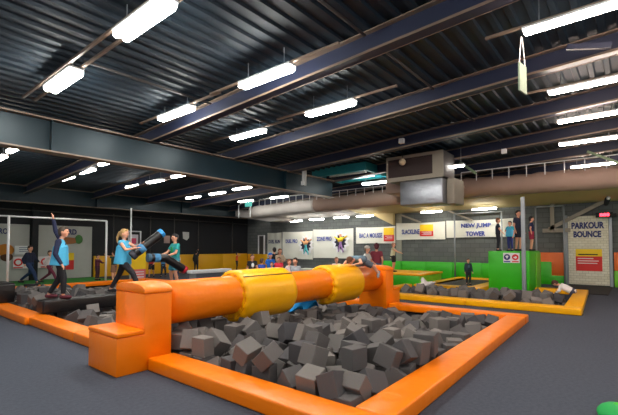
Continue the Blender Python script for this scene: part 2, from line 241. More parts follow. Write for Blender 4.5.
NIND = 300
FOAM = '''4 3035 2207 202 56 -107 113 1 3035 2463 196 30 126 43 2 3661 2371 307 212 -157 -74 2 3188 2050 187 -3 -90 -310 1 3364 2701 330 278 1 -172 4 3054 3409 317 -105 -20 3 1 3964 2125 292 -77 -118 -74 2 3035 3061 330 -38 246 -164 2 3035 4213 260 157 0 166 3 3452 2050 109 -234 32 -36 3 4491 2050 263 -114 -142 -44 3 3257 4264 249 46 -64 153 2 4192 2068 298 132 89 -187 1 3035 2700 139 171 -89 -195 3 4795 2050 297 157 0 -292 3 4131 3733 279 -143 60 116 4 3073 3148 102 16 -157 15 0 3035 2050 56 -155 2 -157 0 3449 2936 308 157 0 -171 0 3910 3098 307 -107 6 147 4 3035 4471 294 -139 -117 55 1 3778 4485 270 80 -157 92 3 7157 2799 70 228 157 18 1 4438 2456 299 252 -28 130 1 3932 2050 79 100 -19 -273 4 4147 2647 341 122 -100 182 2 4031 3374 346 143 -115 -14 3 4418 3115 146 -246 7 155 1 4444 4647 346 -126 -11 -298 1 4164 4100 249 -182 -52 -208 3 6367 3755 56 -5 -157 140 2 4178 2405 228 -171 28 176 4 3035 4731 255 0 0 -124 0 3758 4005 229 2 -202 -160 2 3035 3655 97 -143 158 -161 4 3035 3392 93 69 208 56 0 3917 4254 293 136 -64 -35 1 3996 5168 246 -90 157 212 1 5839 3067 77 -157 0 305 0 3068 7732 208 -247 -14 -90 1 3893 2542 293 151 -297 -13 3 4200 2080 33 -314 0 19 1 3747 5203 272 28 197 183 0 3035 7420 160 -166 -115 7 3 6108 5051 130 -157 0 -173 3 7070 2150 -1 289 -86 36 2 3035 8207 159 167 -50 -66 4 4792 3115 257 -184 -41 195 4 8103 2150 45 -191 -224 31 3 3827 3740 115 169 39 18 0 4606 3566 257 -17 -183 20 4 6389 2150 21 91 -157 -100 0 3336 3204 86 -264 -25 166 3 3727 2866 119 3 5 90 2 3035 11343 260 157 0 166 2 10995 2481 273 -38 246 -164 1 11924 1545 189 -77 -118 -74 1 3237 4891 280 90 265 -55 2 3035 10191 330 -38 246 -164 4 6429 2382 21 0 0 313 1 3463 8479 200 14 80 -178 3 6579 4089 25 212 31 -178 3 3618 3212 117 308 -37 4 2 5701 2050 1 -43 -157 -197 4 3512 2504 80 123 157 -107 4 11014 2829 259 -105 -20 3 1 11324 2121 257 278 1 -172 0 3035 3936 8 -95 -255 10 4 5932 2759 60 66 -118 -89 3 6875 3183 -30 -175 109 15 4 3689 4233 122 -295 -79 -20 1 6103 2150 -9 194 -157 12 4 10995 3891 237 -139 -117 55 0 7909 2713 18 13 76 13 1 5770 5403 82 -109 -80 45 1 8053 3403 -33 239 11 87 3 8435 5379 -64 -157 0 154 2 3035 4185 31 153 -157 -10 4 4274 3449 304 27 -157 286 1 5800 5061 88 -7 -157 -34 0 3036 6923 144 -246 -19 -44 4 5428 3764 104 28 -263 -42 1 7428 2664 45 255 157 -48 2 10995 3633 203 157 0 166 0 8023 4749 -33 74 -75 -215 0 8391 2410 -3 40 222 25 3 8197 5595 -104 23 -299 -17 1 10995 4852 300 -24 -22 -292 3 6027 4085 59 -174 -109 -93 0 11718 3425 136 2 -202 -160 0 6768 2328 53 67 -94 144 3 3448 5171 288 -282 157 -20 3 8435 3400 -27 196 -157 117 4 3054 10539 317 -105 -20 3 0 3035 4450 45 206 -157 -31 3 8400 2687 6 -68 157 122 3 3296 4610 231 294 50 25 1 10995 1883 139 30 126 43 2 10995 4497 204 56 -71 -152 0 11409 2356 231 157 0 -171 4 10995 1627 145 56 -107 113 2 6492 4549 45 17 200 136 1 8435 3143 -5 -57 111 275 4 8334 5063 -24 147 -51 -10 4 10995 4151 198 0 0 -124 2 11621 1791 219 212 -157 -74 3 5675 2350 83 36 -296 130 3 12052 5761 96 -259 -84 -85 4 8407 4805 -38 -157 0 -186 0 4025 4463 289 133 -228 0 2 6752 4410 34 130 16 177 2 8115 4378 -44 -134 207 -68 0 3760 2326 97 25 -71 0 2 7936 3827 -91 -82 -225 63 4 5080 2050 52 -304 157 -3 1 3337 9857 105 162 -128 -152 2 3779 8435 71 0 0 -314 1 3747 12333 272 28 197 183 0 6105 3829 -12 0 0 -300 2 8138 2473 -7 -75 84 -190 0 5363 4484 93 13 -53 -163 4 3483 4114 43 84 -91 221 3 5043 4856 77 42 -254 -27 0 11877 3674 192 136 -64 -35 4 7257 3632 -46 -146 -58 -46 1 6368 2999 11 -56 -43 116 0 6489 4780 20 -52 -157 52 3 6963 3573 -94 61 18 300 1 4444 11777 346 -126 -11 -298 2 11991 2794 239 143 -115 -14 2 6630 3503 -8 -5 -35 -84 3 12091 3153 168 -143 60 116 4 5502 4118 120 7 -188 -224 1 3323 12647 324 90 -23 -137 0 5059 3768 134 129 -43 98 0 8318 3714 -109 -225 181 48 4 8361 4186 -79 314 0 3 0 4134 2341 -14 -157 0 39 4 4147 9777 341 122 -100 182 2 3586 8183 61 0 -314 -58 4 5099 3486 91 93 -124 244 4 4223 3144 20 255 87 -45 0 8435 4405 -52 -190 8 246 1 6940 3878 -8 -143 -56 -2 1 6634 2150 11 70 -40 104 3 4337 9963 76 -221 157 -83 1 3237 12021 280 90 265 -55 1 10995 2120 82 171 -89 -195 2 3426 2954 104 60 119 53 0 3910 10228 307 -107 6 147 4 5502 4800 43 142 37 270 0 3035 4838 62 77 313 -54 1 11197 4311 213 90 265 -55 4 6718 5067 -19 105 14 -45 2 8066 5879 -57 157 0 -91 0 3821 2561 87 140 7 -161 3 7055 4370 -3 9 123 156 1 8004 6145 -155 279 -16 171 1 8435 5801 -61 53 102 -222 2 6014 3334 12 155 -106 117 2 4031 10504 346 143 -115 -14 4 4274 10579 304 27 -157 286 2 6976 5059 15 -5 181 154 4 5586 4443 89 2 -181 283 1 6660 3787 23 0 0 -13 0 7426 5357 -19 -47 157 -45 0 7718 3188 -72 -41 -243 -147 2 7350 3310 -59 253 33 67 0 7761 2370 -25 0 0 -146 0 4192 4695 269 -99 -128 -50 3 3448 12301 288 -282 157 -20 1 12398 1876 172 252 -28 130 3 3257 11394 249 46 -64 153 1 6541 2617 -21 -279 134 -2 2 4592 2687 257 -277 16 164 4 12107 2067 229 122 -100 182 1 11853 1962 193 151 -297 -13 1 7715 6124 -100 -171 37 -30 3 6311 2747 -20 85 -105 27 3 4131 10863 279 -143 60 116 4 7529 4100 -40 80 -10 -280 2 7764 4118 -86 -56 -3 -139 3 11217 3684 181 46 -64 153 3 3302 7498 40 -57 -237 -118 1 4164 11230 249 -182 -52 -208 2 5703 4101 83 -140 -127 110 1 3323 5517 324 90 -23 -137 0 4452 12886 281 215 26 204 3 11408 4591 211 -282 157 -20 4 6403 5126 59 -149 -157 52 1 5779 4750 55 157 0 108 4 7190 3865 -80 76 -35 -159 1 12124 3520 136 -182 -52 -208 2 3035 10785 97 -143 158 -161 1 7667 2739 41 -187 170 -13 2 4813 2079 51 157 0 125 1 3778 11615 270 80 -157 92 4 3073 10278 102 16 -157 15 3 11041 4922 59 206 33 45 1 3035 12241 13 99 -180 68 0 4500 2059 36 -4 -74 -85 2 4770 4782 135 296 89 41 3 4548 5675 75 109 -56 104 0 3917 11384 293 136 -64 -35 2 5614 2829 -46 160 -162 87 0 6101 3067 -27 -35 -117 -148 4 3035 10522 93 69 208 56 1 11283 4937 253 90 -23 -137 4 11234 5234 37 -167 -86 166 2 3777 12600 299 -157 0 -142 0 7394 6364 -107 -314 0 -151 2 11737 4890 205 -157 0 -142 2 3035 5077 261 56 -71 -152 1 7348 2150 -17 176 -24 -18 1 12404 4067 219 -126 -11 -298 1 13357 1642 -199 -178 -32 180 4 6025 5536 108 44 -232 115 1 3526 3666 120 -146 -254 -17 4 4081 9841 84 157 0 -108 1 12028 5477 98 127 221 -57 0 4192 11825 269 -99 -128 -50 2 10995 3075 40 -143 158 -161 0 6108 5804 7 157 0 -19 3 6453 15273 -112 157 0 169 1 7412 2307 -4 314 0 -129 3 13635 1770 -106 36 -296 130 1 11486 3086 39 -146 -254 -17 0 3753 4447 50 157 0 313 2 3035 11315 31 153 -157 -10 3 8107 6447 -83 224 -7 5 1 3035 9694 -32 -138 -96 -185 0 6761 4765 -6 180 -198 -14 0 4606 10696 257 -17 -183 20 0 11870 2518 206 -107 6 147 0 11985 3883 182 133 -228 0 1 3990 12574 316 157 0 184 2 11386 2374 27 60 119 53 1 3373 9863 -136 0 314 -50 0 3035 11066 8 -95 -255 10 0 4452 5756 281 215 26 204 4 6851 15532 -105 178 264 -29 1 3364 9831 330 278 1 -172 3 5468 12916 51 -96 197 127 0 4025 11593 289 133 -228 0 3 3296 11740 231 294 50 25 0 3758 11135 229 2 -202 -160 1 11490 5274 66 -25 308 -18 0 7082 4812 -26 -314 0 136 4 11443 3534 -37 84 -91 221 4 8420 6056 -72 -280 -1 30 1 4413 15567 71 29 -157 16 2 7134 5755 -34 166 116 -137 2 8087 4057 -142 -21 217 154 3 3727 9996 119 3 5 90 4 11033 2568 43 16 -157 15 3 3038 7779 -30 -21 -26 -196 0 5528 5135 -13 145 58 -34 1 7233 5111 -57 254 105 84 0 3394 4438 21 215 -200 14 3 4092 13471 206 -259 -84 -85 4 11649 3653 33 -295 -79 -20 2 5578 5557 -23 -59 -20 32 2 8404 6418 -185 28 45 -239 1 3893 9672 293 151 -297 -13 1 3337 2727 105 162 -128 -152 1 3996 12298 246 -90 157 212 3 4337 2833 76 -221 157 -83 4 3274 12944 105 -167 -86 166 1 11738 3905 176 80 -157 92 1 11950 4864 211 157 0 184 4 10995 2812 36 69 208 56 3 3274 9180 -154 215 -118 -61 0 5027 12650 112 253 -39 63 3 11787 3160 19 169 39 18 4 11979 2794 5 -231 -87 3 2 6236 4708 -49 34 -36 -16 2 7310 4423 -47 -98 -212 109 1 3990 5444 316 157 0 184 4 4694 10200 -156 -31 157 -55 2 11286 5487 12 39 -27 118 2 5765 5828 -21 0 0 20 3 7557 5071 -137 86 209 -33 0 6063 6092 -48 65 -75 -48 1 6804 5388 -24 158 -94 4 0 4203 14488 117 -97 58 -57 3 11369 4958 12 -13 93 -23 4 12752 2535 113 -184 -41 195 1 5770 12533 82 -109 -80 45 2 6699 2866 -91 -69 274 -128 2 4653 9785 54 293 10 -22 2 12138 1825 114 -171 28 176 0 12152 4115 154 -99 -128 -50 3 4092 8858 -61 175 -114 -37 2 4748 5488 119 -3 157 258 4 4792 10245 257 -184 -41 195 3 7345 3193 -242 -141 88 -133 1 3829 8878 -75 -25 89 282 3 4686 9886 -171 0 140 205 2 4700 10258 70 -297 66 -7 3 3660 10091 -139 -135 -148 -9 3 3409 12668 87 -13 93 -23 0 11720 1746 4 25 -71 0 2 7759 4756 -101 157 -157 -126 4 7148 15612 -88 184 -157 -4 2 4399 4669 99 -7 157 -291 3 6120 15276 -142 -44 169 249 4 12234 2869 186 27 -157 286 0 12566 2986 121 -17 -183 20 2 6812 15288 -160 -51 69 -24 0 3449 10066 308 157 0 -171 0 11296 2624 14 -264 -25 166 0 5984 2289 -92 206 30 -162 0 7048 4123 -79 -106 -66 295 1 4276 5499 146 -54 95 -62 0 3821 9691 87 140 7 -161 3 6281 14834 -133 -143 34 50 3 11256 4030 161 294 50 25 1 11956 4588 141 -90 157 212 0 5528 12265 -13 145 58 -34 1 6465 14580 -111 0 -314 54 0 10995 4258 5 77 313 -54 4 11472 1924 -1 123 157 -107 0 3788 8452 -125 -314 0 2 0 6342 5723 -23 0 0 132 4 3689 11363 122 -295 -79 -20 1 12531 3014 -96 99 -261 58 2 13109 1652 -258 -9 70 122 4 11756 5593 -88 -4 -90 9 3 8412 4786 -272 -57 -157 161 1 3943 3060 86 19 289 24 3 5205 4052 64 44 77 -230 4 5107 6132 -100 -312 5 -129 3 4312 4355 61 -48 282 141 1 3399 10128 -141 77 -157 87 4 5372 6295 -99 -20 157 -129 1 5828 3766 13 -173 11 -72 2 8044 3085 -64 -38 16 -299 2 4054 9878 -134 157 0 -99 2 5578 12687 -23 -59 -20 32 4 10995 5271 24 0 0 -121 3 11578 2632 31 308 -37 4 4 4123 3708 29 79 194 -81 2 4532 4866 128 133 -26 -28 3 5043 11986 77 42 -254 -27 3 6863 14926 -109 132 2 -170 4 14389 1802 -206 0 0 313 4 4453 14902 94 -58 -92 205 3 11657 5913 -56 -160 157 148 1 3035 2564 -32 -138 -96 -185 3 6043 5426 -163 -156 157 0 3 3313 4879 52 -31 -258 -131 2 3777 5470 299 -157 0 -142 2 4734 10533 -153 -264 -157 -16 0 5363 11614 93 13 -53 -163 4 6615 15653 -135 3 -286 -34 1 7365 15672 -101 -157 -281 22 0 13019 3188 -24 129 -43 98 1 11707 4623 180 28 197 183 1 3373 2733 -136 0 314 -50 1 3472 8446 -20 4 -231 128 2 7494 4744 -80 41 -157 189 0 7587 4508 -149 -107 15 176 3 4092 6341 206 -259 -84 -85 2 3426 10084 104 60 119 53 2 5726 15695 -149 -95 98 90 3 6281 14004 -110 -22 -16 -157 0 6403 14252 -114 35 -31 135 3 7910 15667 -72 134 -210 75 2 13412 1936 -308 263 -26 -57 2 10995 5573 3 -202 -2 -172 1 3699 2678 -120 -314 0 110 3 3715 3565 -79 -71 -26 308 2 4510 5051 -86 0 72 129 2 4463 5406 -120 157 36 61 0 4796 4784 -110 0 314 155 0 4775 5452 -104 -219 157 -58 1 5365 5434 -91 157 -226 60 1 3035 5111 13 99 -180 68 3 3081 5502 118 206 33 45 1 3037 5799 -98 110 -14 108 3 3092 7020 -65 143 37 14 2 3035 7445 -64 -172 -41 20 1 3035 8133 -86 -211 157 -81 1 3224 8624 -92 -143 40 22 2 3035 8826 -81 157 0 163 4 3290 3485 77 106 -116 -225 3 3291 3782 -5 -134 -275 -21 0 3446 5258 48 223 -157 1 3 3409 5538 87 -13 93 -23 4 3338 5791 -99 255 -61 53 4 3407 6881 -105 -57 -108 34 4 3300 8179 -111 115 221 -52 4 3869 3966 6 127 -49 259 0 3630 4717 -39 175 100 -29 2 3745 5191 27 65 -158 -142 0 3714 5436 90 34 -199 147 1 3625 5805 -40 244 71 136 4 3571 6108 -109 314 -90 9 4 3701 6751 -90 -134 157 50 2 3614 8223 -90 -38 -281 -58 4 4081 2711 84 157 0 -108 4 4019 3374 111 -231 -87 3 4 3977 4214 58 15 -204 143 4 4005 4453 58 193 98 72 2 4105 4714 76 -72 252 -27 0 3995 5180 46 -57 -107 -100 4 4001 5489 86 -16 -157 -156 0 3949 5733 -29 -2 157 296 4 4068 6078 -29 177 101 27 3 4017 6408 -91 157 0 -172 4 4398 2451 66 157 0 -188 0 4305 3404 93 -87 84 30 1 4571 3594 37 99 -261 58 2 4550 4475 71 -39 157 -4 4 4257 4954 -37 -76 235 -43 3 4296 5269 -7 -230 36 61 3 4335 6155 -31 9 304 -22 1 4338 6559 -97 -201 113 -117 3 4358 8762 -103 1 -192 -166 2 4861 2693 67 -291 126 22 2 4700 3128 70 -297 66 -7 2 4783 3400 46 0 -314 70 2 4807 3676 56 -97 -40 -4 4 4774 4428 90 -130 -111 22 0 4817 5072 92 246 58 -52 4 4720 6689 -118 192 -157 -117 2 5149 2232 -96 -9 70 122 2 4948 3102 -6 -41 -311 -25 1 5081 4487 20 -4 -151 -138 1 5097 5231 -70 -73 -11 312 0 5027 5520 112 253 -39 63 2 5181 5774 1 -157 0 -273 0 4970 6372 -113 66 109 -240 4 5027 7428 -109 39 -78 -46 3 4992 8500 -104 50 -194 -208 1 5397 2222 -24 -178 -32 180 2 5398 3467 5 -3 157 -114 3 5468 5786 51 -96 197 127 2 5343 6042 -54 163 125 -114 3 5742 6089 -89 0 -119 -309 2 5761 8854 -112 -56 -199 160 0 6067 6434 -82 183 -9 44 4 6338 4318 -86 9 184 274 4 6475 5403 47 -157 0 -177 1 6339 6014 -84 -159 32 40 3 6281 6874 -110 -22 -16 -157 0 6403 7122 -114 35 -31 135 1 6465 7450 -111 0 -314 54 3 6453 8143 -112 157 0 169 4 6347 8861 -101 146 -288 12 4 6720 6116 -108 -314 0 48 3 6712 6811 -69 -210 78 -24 3 6863 7796 -109 132 2 -170 4 6851 8402 -105 178 264 -29 3 6807 8777 -92 -117 289 -11 2 7054 2285 -114 -45 -82 196 3 7061 6562 -116 -76 -23 161 4 7031 7074 -110 -49 114 270 3 6970 7354 -94 157 0 -13 0 7131 7781 -99 46 116 294 2 7074 8173 -114 0 0 151 4 7148 8482 -88 184 -157 -4 0 7291 7186 -92 270 107 -21 2 7341 7455 -67 217 -93 -49 2 7398 7692 -119 21 280 150 3 7352 8015 -65 -110 -86 -111 1 7365 8542 -101 -157 -281 22 1 7689 6439 -105 -24 -51 103 1 7754 6800 -68 42 74 244 3 7617 8537 -84 149 3 179 4 7784 8865 -98 -214 -111 61 3 8199 7095 -17 166 -104 157 3 8090 7477 -62 14 52 198 1 7981 7758 -73 0 314 -115 3 7910 8537 -72 134 -210 75 1 8078 8822 -40 61 -46 217 0 8418 2150 -57 -157 49 -28 0 8361 7459 -120 -24 49 -145 0 8435 8450 -57 205 210 33 3 8363 8858 -89 70 -157 -62 1 3035 5432 356 -24 -22 -292 4 3035 5851 80 0 0 -121 2 3035 6153 60 -202 -2 -172 4 3035 6408 124 44 157 -102 2 3035 6673 101 33 -162 86 4 3270 2285 20 208 74 74 4 3274 5814 105 -167 -86 166 2 3326 6067 83 39 -27 118 0 3350 6639 101 -39 -14 -30 0 3402 6922 126 -189 -2 -82 1 3492 7855 -93 -119 75 -273 2 3112 8420 -57 -42 177 67 4 3258 8878 -91 -183 -10 153 1 3600 4965 61 111 306 52 1 3530 5854 148 -25 308 -18 4 3796 6173 7 -4 -90 9 3 3697 6493 34 -160 157 148 0 3758 7050 106 134 101 -220 0 3930 7254 -25 52 -18 152 1 3775 7621 64 -132 -28 -204 2 4244 5737 -79 110 27 -257 1 4068 6057 206 127 221 -57 4 4213 7104 7 19 -157 29 0 4203 7358 117 -97 58 -57 2 4015 7538 72 -90 -177 127 3 4410 3945 108 173 -7 -287 3 4707 6416 96 125 9 293 1 4449 7207 100 279 3 -187 2 4428 7511 100 -15 -157 56 4 4453 7772 94 -58 -92 205 1 4413 8437 71 29 -157 16 1 5086 2551 -15 137 39 -233 2 4653 2655 54 293 10 -22 1 3699 9808 -120 -314 0 110 3 3715 10695 -79 -71 -26 308 2 4510 12181 -86 0 72 129 2 4463 12536 -120 157 36 61 0 4796 11914 -110 0 314 155 0 4775 12582 -104 -219 157 -58 1 5365 12564 -91 157 -226 60 1 3035 9830 139 171 -89 -195 1 3037 12929 -98 110 -14 108 3 3092 14150 -65 143 37 14 2 3035 14575 -64 -172 -41 20 3 3038 14909 -30 -21 -26 -196 1 3035 15263 -86 -211 157 -81 1 3224 15754 -92 -143 40 22 4 3290 10615 77 106 -116 -225 3 3291 10912 -5 -134 -275 -21 4 3483 11244 43 84 -91 221 0 3394 11568 21 215 -200 14 3 3313 12009 52 -31 -258 -131 0 3446 12388 48 223 -157 1 4 3338 12921 -99 255 -61 53 4 3407 14011 -105 -57 -108 34 4 3300 15309 -111 115 221 -52 1 3472 15576 -20 4 -231 128 3 3827 10870 115 169 39 18 4 3869 11096 6 127 -49 259 0 3753 11577 50 157 0 313 0 3630 11847 -39 175 100 -29 2 3745 12321 27 65 -158 -142 0 3714 12566 90 34 -199 147 1 3625 12935 -40 244 71 136 4 3571 13238 -109 314 -90 9 4 3701 13881 -90 -134 157 50 2 3614 15353 -90 -38 -281 -58 1 3943 10190 86 19 289 24 4 4019 10504 111 -231 -87 3 4 4123 10838 29 79 194 -81 4 3977 11344 58 15 -204 143 4 4005 11583 58 193 98 72 2 4105 11844 76 -72 252 -27 0 3995 12310 46 -57 -107 -100 4 4001 12619 86 -16 -157 -156 0 3949 12863 -29 -2 157 296 4 4068 13208 -29 177 101 27 3 4017 13538 -91 157 0 -172 4 4223 10274 20 255 87 -45 0 4305 10534 93 -87 84 30 1 4571 10724 37 99 -261 58 2 4550 11605 71 -39 157 -4 2 4399 11799 99 -7 157 -291 4 4257 12084 -37 -76 235 -43 3 4296 12399 -7 -230 36 61 3 4548 12805 75 109 -56 104 3 4335 13285 -31 9 304 -22 1 4338 13689 -97 -201 113 -117 3 4358 15892 -103 1 -192 -166 2 4861 9823 67 -291 126 22 2 4783 10530 46 0 -314 70 2 4807 10806 56 -97 -40 -4 4 4774 11558 90 -130 -111 22 2 4770 11912 135 296 89 41 0 4817 12202 92 246 58 -52 2 4748 12618 119 -3 157 258 4 4720 13819 -118 192 -157 -117 2 5149 9362 -96 -9 70 122 2 4948 10232 -6 -41 -311 -25 4 5099 10616 91 93 -124 244 0 5059 10898 134 129 -43 98 3 5205 11182 64 44 77 -230 1 5081 11617 20 -4 -151 -138 1 5097 12361 -70 -73 -11 312 2 5181 12904 1 -157 0 -273 4 5107 13262 -100 -312 5 -129 0 4970 13502 -113 66 109 -240 4 5027 14558 -109 39 -78 -46 3 4992 15630 -104 50 -194 -208 2 5398 10597 5 -3 157 -114 4 5428 10894 104 28 -263 -42 4 5502 11248 120 7 -188 -224 4 5502 11930 43 142 37 270 2 5343 13172 -54 163 125 -114 4 5372 13425 -99 -20 157 -129 2 5614 9959 -46 160 -162 87 1 5839 10197 77 -157 0 305 1 5828 10896 13 -173 11 -72 2 5703 11231 83 -140 -127 110 4 5586 11573 89 2 -181 283 1 5779 11880 55 157 0 108 1 5800 12191 88 -7 -157 -34 2 5765 12958 -21 0 0 20 3 5742 13219 -89 0 -119 -309 0 5984 9419 -92 206 30 -162 4 5932 9889 60 66 -118 -89 0 6101 10197 -27 -35 -117 -148 2 6014 10464 12 155 -106 117 0 6105 10959 -12 0 0 -300 3 6027 11215 59 -174 -109 -93 2 6236 11838 -49 34 -36 -16 3 6108 12181 130 -157 0 -173 4 6025 12666 108 44 -232 115 0 6108 12934 7 157 0 -19 0 6063 13222 -48 65 -75 -48 0 6067 13564 -82 183 -9 44 3 6311 9877 -20 85 -105 27 1 6368 10129 11 -56 -43 116 3 6367 10885 56 -5 -157 140 4 6338 11448 -86 9 184 274 2 6492 11679 45 17 200 136 0 6489 11910 20 -52 -157 52 4 6403 12256 59 -149 -157 52 4 6475 12533 47 -157 0 -177 0 6342 12853 -23 0 0 132 1 6339 13144 -84 -159 32 40 1 6541 9747 -21 -279 134 -2 2 6699 9996 -91 -69 274 -128 2 6630 10633 -8 -5 -35 -84 1 6660 10917 23 0 0 -13 3 6579 11219 25 212 31 -178 2 6752 11540 34 130 16 177 0 6761 11895 -6 180 -198 -14 4 6718 12197 -19 105 14 -45 1 6804 12518 -24 158 -94 4 4 6720 13246 -108 -314 0 48 3 6712 13941 -69 -210 78 -24 2 7054 9415 -114 -45 -82 196 3 7157 9929 70 228 157 18 3 6875 10313 -30 -175 109 15 3 6963 10703 -94 61 18 300 1 6940 11008 -8 -143 -56 -2 0 7048 11253 -79 -106 -66 295 3 7055 11500 -3 9 123 156 0 7082 11942 -26 -314 0 136 2 6976 12189 15 -5 181 154 2 7134 12885 -34 166 116 -137 3 7061 13692 -116 -76 -23 161 4 7031 14204 -110 -49 114 270 3 6970 14484 -94 157 0 -13 0 7131 14911 -99 46 116 294 2 7074 15303 -114 0 0 151 1 7428 9794 45 255 157 -48 2 7350 10440 -59 253 33 67 4 7257 10762 -46 -146 -58 -46 4 7190 10995 -80 76 -35 -159 4 7529 11230 -40 80 -10 -280 2 7310 11553 -47 -98 -212 109 2 7494 11874 -80 41 -157 189 1 7233 12241 -57 254 105 84 0 7426 12487 -19 -47 157 -45 0 7394 13494 -107 -314 0 -151 0 7291 14316 -92 270 107 -21 2 7341 14585 -67 217 -93 -49 2 7398 14822 -119 21 280 150 3 7352 15145 -65 -110 -86 -111 1 7667 9869 41 -187 170 -13 0 7718 10318 -72 -41 -243 -147 2 7764 11248 -86 -56 -3 -139 2 7759 11886 -101 157 -157 -126 1 7715 13254 -100 -171 37 -30 1 7689 13569 -105 -24 -51 103 1 7754 13930 -68 42 74 244 3 7617 15667 -84 149 3 179 0 7909 9843 18 13 76 13 2 8044 10215 -64 -38 16 -299 1 8053 10533 -33 239 11 87 2 7936 10957 -91 -82 -225 63 2 8115 11508 -44 -134 207 -68 0 8023 11879 -33 74 -75 -215 3 8197 12725 -104 23 -299 -17 2 8066 13009 -57 157 0 -91 3 8107 13577 -83 224 -7 5 3 8199 14225 -17 166 -104 157 3 8090 14607 -62 14 52 198 1 7981 14888 -73 0 314 -115 0 8418 9280 -57 -157 49 -28 3 8400 9817 6 -68 157 122 1 8435 10273 -5 -57 111 275 3 8435 10530 -27 196 -157 117 0 8318 10844 -109 -225 181 48 4 8361 11316 -79 314 0 3 0 8435 11535 -52 -190 8 246 4 8407 11935 -38 -157 0 -186 4 8334 12193 -24 147 -51 -10 3 8435 12509 -64 -157 0 154 1 8435 12931 -61 53 102 -222 4 8420 13186 -72 -280 -1 30 0 8361 14589 -120 -24 49 -145 0 8435 15580 -57 205 210 33 4 3035 12981 80 0 0 -121 2 3035 13283 60 -202 -2 -172 4 3035 13538 124 44 157 -102 2 3035 13803 101 33 -162 86 0 3036 14053 144 -246 -19 -44 0 3035 14550 160 -166 -115 7 0 3068 14862 208 -247 -14 -90 2 3035 15337 159 167 -50 -66 0 3336 10334 86 -264 -25 166 1 3526 10796 120 -146 -254 -17 2 3326 13197 83 39 -27 118 0 3350 13769 101 -39 -14 -30 0 3402 14052 126 -189 -2 -82 3 3302 14628 40 -57 -237 -118 1 3492 14985 -93 -119 75 -273 2 3112 15550 -57 -42 177 67 1 3463 15609 200 14 80 -178 3 3618 10342 117 308 -37 4 1 3600 12095 61 111 306 52 1 3530 12984 148 -25 308 -18 4 3796 13303 7 -4 -90 9 3 3697 13623 34 -160 157 148 0 3758 14180 106 134 101 -220 0 3930 14384 -25 52 -18 152 1 3775 14751 64 -132 -28 -204 2 3586 15313 61 0 -314 -58 2 3779 15565 71 0 0 -314 2 4244 12867 -79 110 27 -257 1 4068 13187 206 127 221 -57 4 4213 14234 7 19 -157 29 2 4015 14668 72 -90 -177 127 2 4592 9817 257 -277 16 164 3 4418 10245 146 -246 7 155 3 4410 11075 108 173 -7 -287 3 4312 11485 61 -48 282 141 2 4532 11996 128 133 -26 -28 1 4276 12629 146 -54 95 -62 3 4707 13546 96 125 9 293 1 4449 14337 100 279 3 -187 2 4428 14641 100 -15 -157 56 1 5086 9681 -15 137 39 -233 1 10995 1984 -89 -138 -96 -185 2 10995 3605 -26 153 -157 -10 0 10995 3870 -12 206 -157 -31 1 10995 4531 -43 99 -180 68 1 11297 2147 33 162 -128 -152 4 11250 2905 7 106 -116 -225 3 11251 3202 -75 -134 -275 -21 0 11354 3858 -54 215 -200 14 3 11273 4299 -19 -31 -258 -131 0 11406 4678 -30 223 -157 1 0 11781 1981 -9 140 7 -161 3 11687 2286 28 3 5 90 4 11829 3386 -92 127 -49 259 0 11713 3867 -43 157 0 313 2 11705 4611 -65 65 -158 -142 0 11674 4856 0 34 -199 147 4 12041 2131 -25 157 0 -108 1 11903 2480 -17 19 289 24 4 12083 3128 -82 79 194 -81 4 11937 3634 -46 15 -204 143 4 11965 3873 -47 193 98 72 2 12065 4134 -34 -72 252 -27 0 11955 4600 -59 -57 -107 -100 4 11961 4909 -19 -16 -157 -156 4 12358 1871 -59 157 0 -188 3 12297 2253 -46 -221 157 -83 4 12183 2564 -96 255 87 -45 0 12265 2824 -27 -87 84 30 2 12510 3895 -62 -39 157 -4 2 12359 4089 -26 -7 157 -291 3 12508 5095 -58 109 -56 104 2 12821 2113 -81 -291 126 22 2 12660 2548 -70 -297 66 -7 2 12743 2820 -98 0 -314 70 2 12767 3096 -89 -97 -40 -4 4 12734 3848 -54 -130 -111 22 2 12730 4202 -9 296 89 41 0 12777 4492 -54 246 58 -52 2 12708 4908 -23 -3 157 258 4 13059 2906 -69 93 -124 244 3 13165 3472 -101 44 77 -230 3 13003 4276 -80 42 -254 -27 0 12987 4940 -45 253 -39 63 4 13388 3184 -73 28 -263 -42 4 13462 3538 -60 7 -188 -224 0 13323 3904 -80 13 -53 -163 2 13663 3521 -107 -140 -127 110 4 13546 3863 -95 2 -181 283 0 10995 3356 -49 -95 -255 10 4 10995 5828 67 44 157 -102 2 10995 6093 45 33 -162 86 4 11230 1705 -49 208 74 74 0 11310 6059 28 -39 -14 -30 1 11560 4385 -24 111 306 52 2 12552 2107 123 -277 16 164 3 12378 2535 20 -246 7 155 3 12370 3365 -17 173 -7 -287 3 12272 3775 -60 -48 282 141 2 12492 4286 -4 133 -26 -28 1 12236 4919 27 -54 95 -62 0 12412 5176 154 215 26 204 3 12667 5836 -44 125 9 293 2 12613 2075 -83 293 10 -22'''
